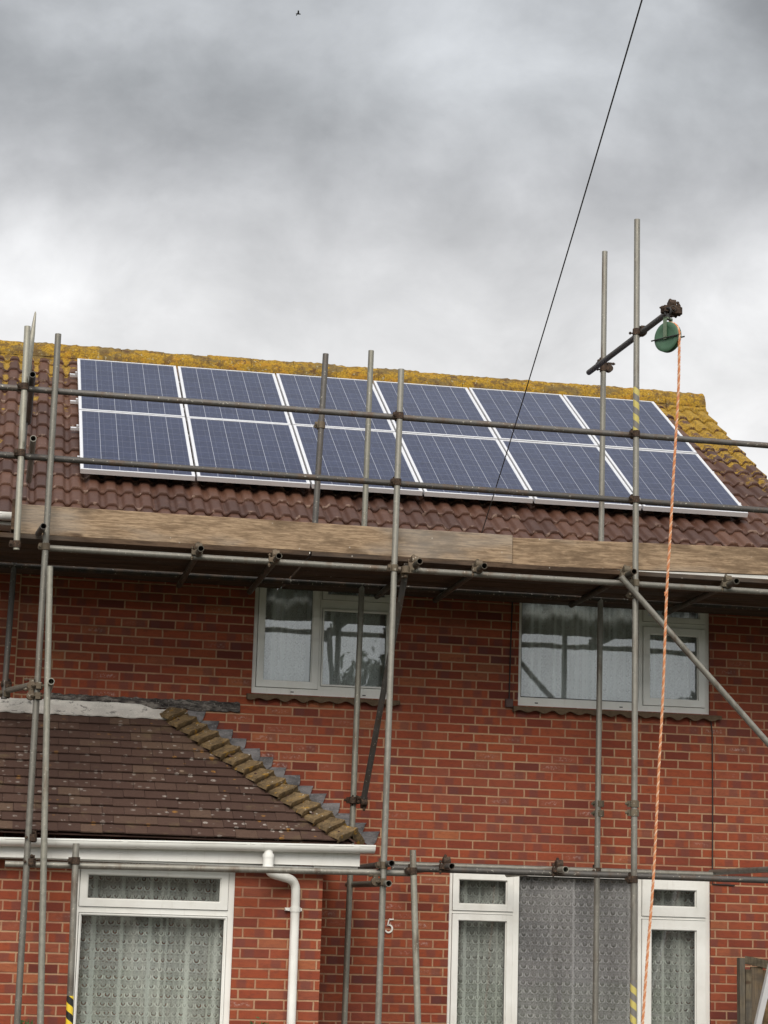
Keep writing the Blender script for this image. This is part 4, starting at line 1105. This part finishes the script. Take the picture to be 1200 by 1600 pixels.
LEAF = {}
def leafmat(nm, a, b):
    t = material(nm); n = t.noise(t.obj, 9, 2); c = t.mix(n, a, b)
    setp(t, c, .6, 0, None, .3); return t.m
LSH = leafmat('shrub_leaf', (.03, .06, .018), (.075, .115, .035)); LTR = leafmat('tree_leaf', (.035, .055, .018), (.085, .11, .04)); BARK = m_simple('bark', (.07, .05, .035), .9)
def leaves(mb, c, rad, n, size, rg):
    for _ in range(n):
        d = V((rg.gauss(0, 1), rg.gauss(0, 1), rg.gauss(0, 1))).normalized() * rg.random() ** .4
        p = V(c) + V((d.x * rad[0], d.y * rad[1], d.z * rad[2]))
        a = V((rg.gauss(0, 1), rg.gauss(0, 1), rg.gauss(0, 1))).normalized(); b = a.orthogonal().normalized(); s_ = size * rg.uniform(.6, 1.3)
        mb.poly([p - a * s_, p + b * s_ * .4, p + a * s_, p - b * s_ * .4])
for (px, py, yv, lab, hw) in ((408, 1593, -1.62, 'dark leafy shrub tip below the bay wall beside the white downpipe', .16), (40, 1593, -1.66, 'dark shrub tip between the left poles at the bottom edge', .10)):
    p = P(px, py, yv); rg = random.Random(px); s = thing('shrub', lab, 'shrub', (p.x, yv, 0), 'shrubs at the foot of the bay')
    m = MB()
    for i in range(7): m.sweep([(p.x, yv, 0), (p.x + rg.uniform(-hw, hw) * .6, yv + rg.uniform(-.05, .05), p.z * .6), (p.x + rg.uniform(-hw, hw), yv + rg.uniform(-.06, .06), p.z * rg.uniform(.85, .97))], [.008, .006, .003], 6)
    m.build('stem', BARK, s)
    m = MB(); leaves(m, (p.x, yv, p.z * .62), (hw * 1.1, .13, p.z * .40), 420, .028, rg)
    for i in range(5):
        q = V((p.x + rg.uniform(-.05, .06), yv, p.z + rg.uniform(-.03, .02)))
        m.poly([q + V((-.012, 0, -.07)), q + V((.012, .003, -.07)), q + V((.006, 0, 0))])
    m.build('foliage', LSH, s)

# ------------------------------------------------------------------ bird
bp = P(466, 22, 105); m = MB()
m.sweep([bp + V((-.16, 0, 0)), bp + V((-.08, 0, .01)), bp + V((.04, 0, .02)), bp + V((.13, 0, .01)), bp + V((.17, 0, .0))], [.012, .045, .05, .03, .006], 8)
for sg in (1, -1): m.grid([[bp + V((.06, 0, .03)), bp + V((.02, sg * .2, .14)), bp + V((-.05, sg * .42, .06))], [bp + V((-.06, 0, .02)), bp + V((-.07, sg * .2, .12)), bp + V((-.09, sg * .4, .055))], [bp + V((-.06, 0, .01)), bp + V((-.07, sg * .2, .11)), bp + V((-.09, sg * .4, .05))]])
bd = m.build('bird', BLACK, None, True, loc=tuple(bp)); tag(bd, 'tiny dark bird flying high in the grey clouds', 'bird')

# ------------------------------------------------------------------ across the road: what the window panes mirror
def tree(x, y, h, rad, seed, lab):
    rg = random.Random(seed); t_ = thing('tree', lab, 'tree', (x, y, 0), 'trees across the road')
    m = MB(); m.sweep([(x, y, 0), (x + .1, y, h * .3), (x - .05, y + .1, h * .6), (x, y, h * .85)], [.28, .2, .13, .04], 10)
    for i in range(7):
        z = h * rg.uniform(.35, .7); a = rg.uniform(0, 6.28); m.sweep([(x, y, z), (x + rad * .5 * math.cos(a), y + rad * .5 * math.sin(a), z + h * .12), (x + rad * .8 * math.cos(a), y + rad * .8 * math.sin(a), z + h * .2)], [.09, .06, .02], 6)
    m.build('trunk', BARK, t_)
    m = MB()
    for i in range(16):
        a = rg.uniform(0, 6.28); q = rg.random() ** .5 * rad * .75; leaves(m, (x + q * math.cos(a), y + q * math.sin(a), h * rg.uniform(.42, .92)), (rad * .38, rad * .38, rad * .34), 240, .20, rg)
    m.build('crown', LTR, t_)
tree(-2, -52, 9.0, 2.6, 21, 'broad green tree across the road facing the house'); tree(11.5, -50, 10.6, 3.0, 22, 'tall round tree across the road facing the narrower upstairs window'); tree(25, -54, 11.5, 3.4, 23, 'broad tall tree across the road at the right'); tree(-16, -52, 8.5, 2.7, 24, 'tree across the road at the left')
RENDERW = m_simple('far_render', (.38, .33, .28), .9); FARROOF = m_simple('far_roof', (.10, .055, .04), .9)
for i, (x, lab) in enumerate(((-16, 'leftmost tiled house across the road'), (-5.4, 'second tiled house across the road from the left'), (5.2, 'middle tiled house across the road'), (15.8, 'second tiled house across the road from the right'), (26.4, 'rightmost tiled house across the road'))):
    h_ = thing('tiled_house', lab, 'house', (x, -62, 0), 'houses across the road')
    m = MB(); m.box((x - 5, -66, 0), (x + 5, -58, 4.9)); m.poly([(x - 5, -66, 4.902), (x - 5, -58, 4.902), (x - 5, -62, 7.3)]); m.poly([(x + 5, -58, 4.902), (x + 5, -66, 4.902), (x + 5, -62, 7.3)]); m.build('wall', RENDERW, h_)
    m = MB(); m.quad((x - 5.2, -57.6, 4.8), (x + 5.2, -57.6, 4.8), (x + 5.2, -62, 7.5), (x - 5.2, -62, 7.5)); m.quad((x + 5.2, -66.4, 4.8), (x - 5.2, -66.4, 4.8), (x - 5.2, -62, 7.5), (x + 5.2, -62, 7.5)); m.build('roof', FARROOF, h_)
    for wx_ in (-3, 0, 3):
        for wz in (1., 3.2): m = MB(); m.box((x + wx_ - .6, -57.99, wz), (x + wx_ + .6, -57.9, wz + 1.1)); m.build('window', BLACK, h_)
strip_private()

# ------------------------------------------------------------------ sky and light
SUN_EL, SUN_AZ = R(34), R(194)      # azimuth clockwise from +Y
w = bpy.data.worlds.new('World'); sc.world = w; w.use_nodes = True
t = NT(w.node_tree); bg = t.n['Background']
sky = t.new('ShaderNodeTexSky', sky_type='NISHITA'); sky.sun_disc = False; sky.sun_elevation = SUN_EL; sky.sun_rotation = SUN_AZ
tc = t.new('ShaderNodeTexCoord'); d = tc.outputs['Generated']
dx, dy, dz = t.sep(d)
el = t.math('MAXIMUM', dz, 0.)
den = t.math('ADD', el, .10)
pl = t.scale(d, (4.6, 4.6, 6.4))
SKYOFF = (31.973685, 21.451049, 0)
cl_ = t.new('ShaderNodeTexNoise'); t.put(cl_.inputs['Vector'], t.vmath('ADD', t.scale(pl, (1., 1., 1.)), SKYOFF)); cl_.inputs['Scale'].default_value = 1.; cl_.inputs['Detail'].default_value = 9; cl_.inputs['Roughness'].default_value = .5; cl_.inputs['Distortion'].default_value = .15
c2 = t.noise(t.vmath('ADD', t.scale(pl, (1., 1., 1.)), (11.3, 2.2, 0)), 3.1, 8, .58, .35)
base = t.ramp(el, [(0, (.56, .55, .545)), (.17, (.60, .59, .585)), (.25, (.54, .535, .53)), (.31, (.475, .475, .478)), (.345, (.36, .364, .372)), (.385, (.315, .325, .336)), (.43, (.29, .30, .312)), (.52, (.22, .23, .245)), (.80, (.22, .235, .26)), (1, (1.1, 1.12, 1.15))])
f1 = t.step(cl_.outputs['Fac'], .34, .66, -.5, .5)
k1 = t.math('ADD', 1., t.math('MULTIPLY', f1, t.step(el, .25, .38, .16, .75))); k2 = t.math('ADD', 1., t.math('MULTIPLY', t.math('SUBTRACT', c2, .5), .62))
kk = t.math('MULTIPLY', k1, k2)
cloud = t.mix(1., base, t.comb(kk, kk, kk), 'MULTIPLY')
back = t.step(dy, .35, -.35); cloud = t.mix(back, cloud, t.mix(1., t.ramp(el, [(0, (.24, .24, .24)), (.07, (.42, .43, .435)), (.115, (.70, .73, .75)), (.17, (.70, .72, .73)), (.3, (.66, .66, .65)), (.6, (.92, .91, .88)), (1, (1.2, 1.19, 1.15))]), t.comb(k2, k2, k2), 'MULTIPLY'))
cloud10 = t.scale(cloud, (10, 10, 10))
fin = t.mix(.96, sky.outputs[0], cloud10)
t.put(bg.inputs['Color'], fin); bg.inputs['Strength'].default_value = .1
sun = bpy.data.lights.new('sun', 'SUN'); sun.energy = 1.5; sun.angle = R(30); sun.color = (1, .93, .83)
so = bpy.data.objects.new('sun', sun); COL.objects.link(so)
sd_ = V((math.sin(SUN_AZ) * math.cos(SUN_EL), math.cos(SUN_AZ) * math.cos(SUN_EL), math.sin(SUN_EL)))
so.rotation_euler = (-sd_).to_track_quat('-Z', 'Y').to_euler(); so.location = (0, -10, 20)
vs = sc.view_settings; vs.view_transform = 'Standard'; vs.look = 'None'; vs.exposure = .70; vs.gamma = 1.; vs.use_curve_mapping = False
sc.render.engine = 'CYCLES'
sc.cycles.transparent_max_bounces = 16
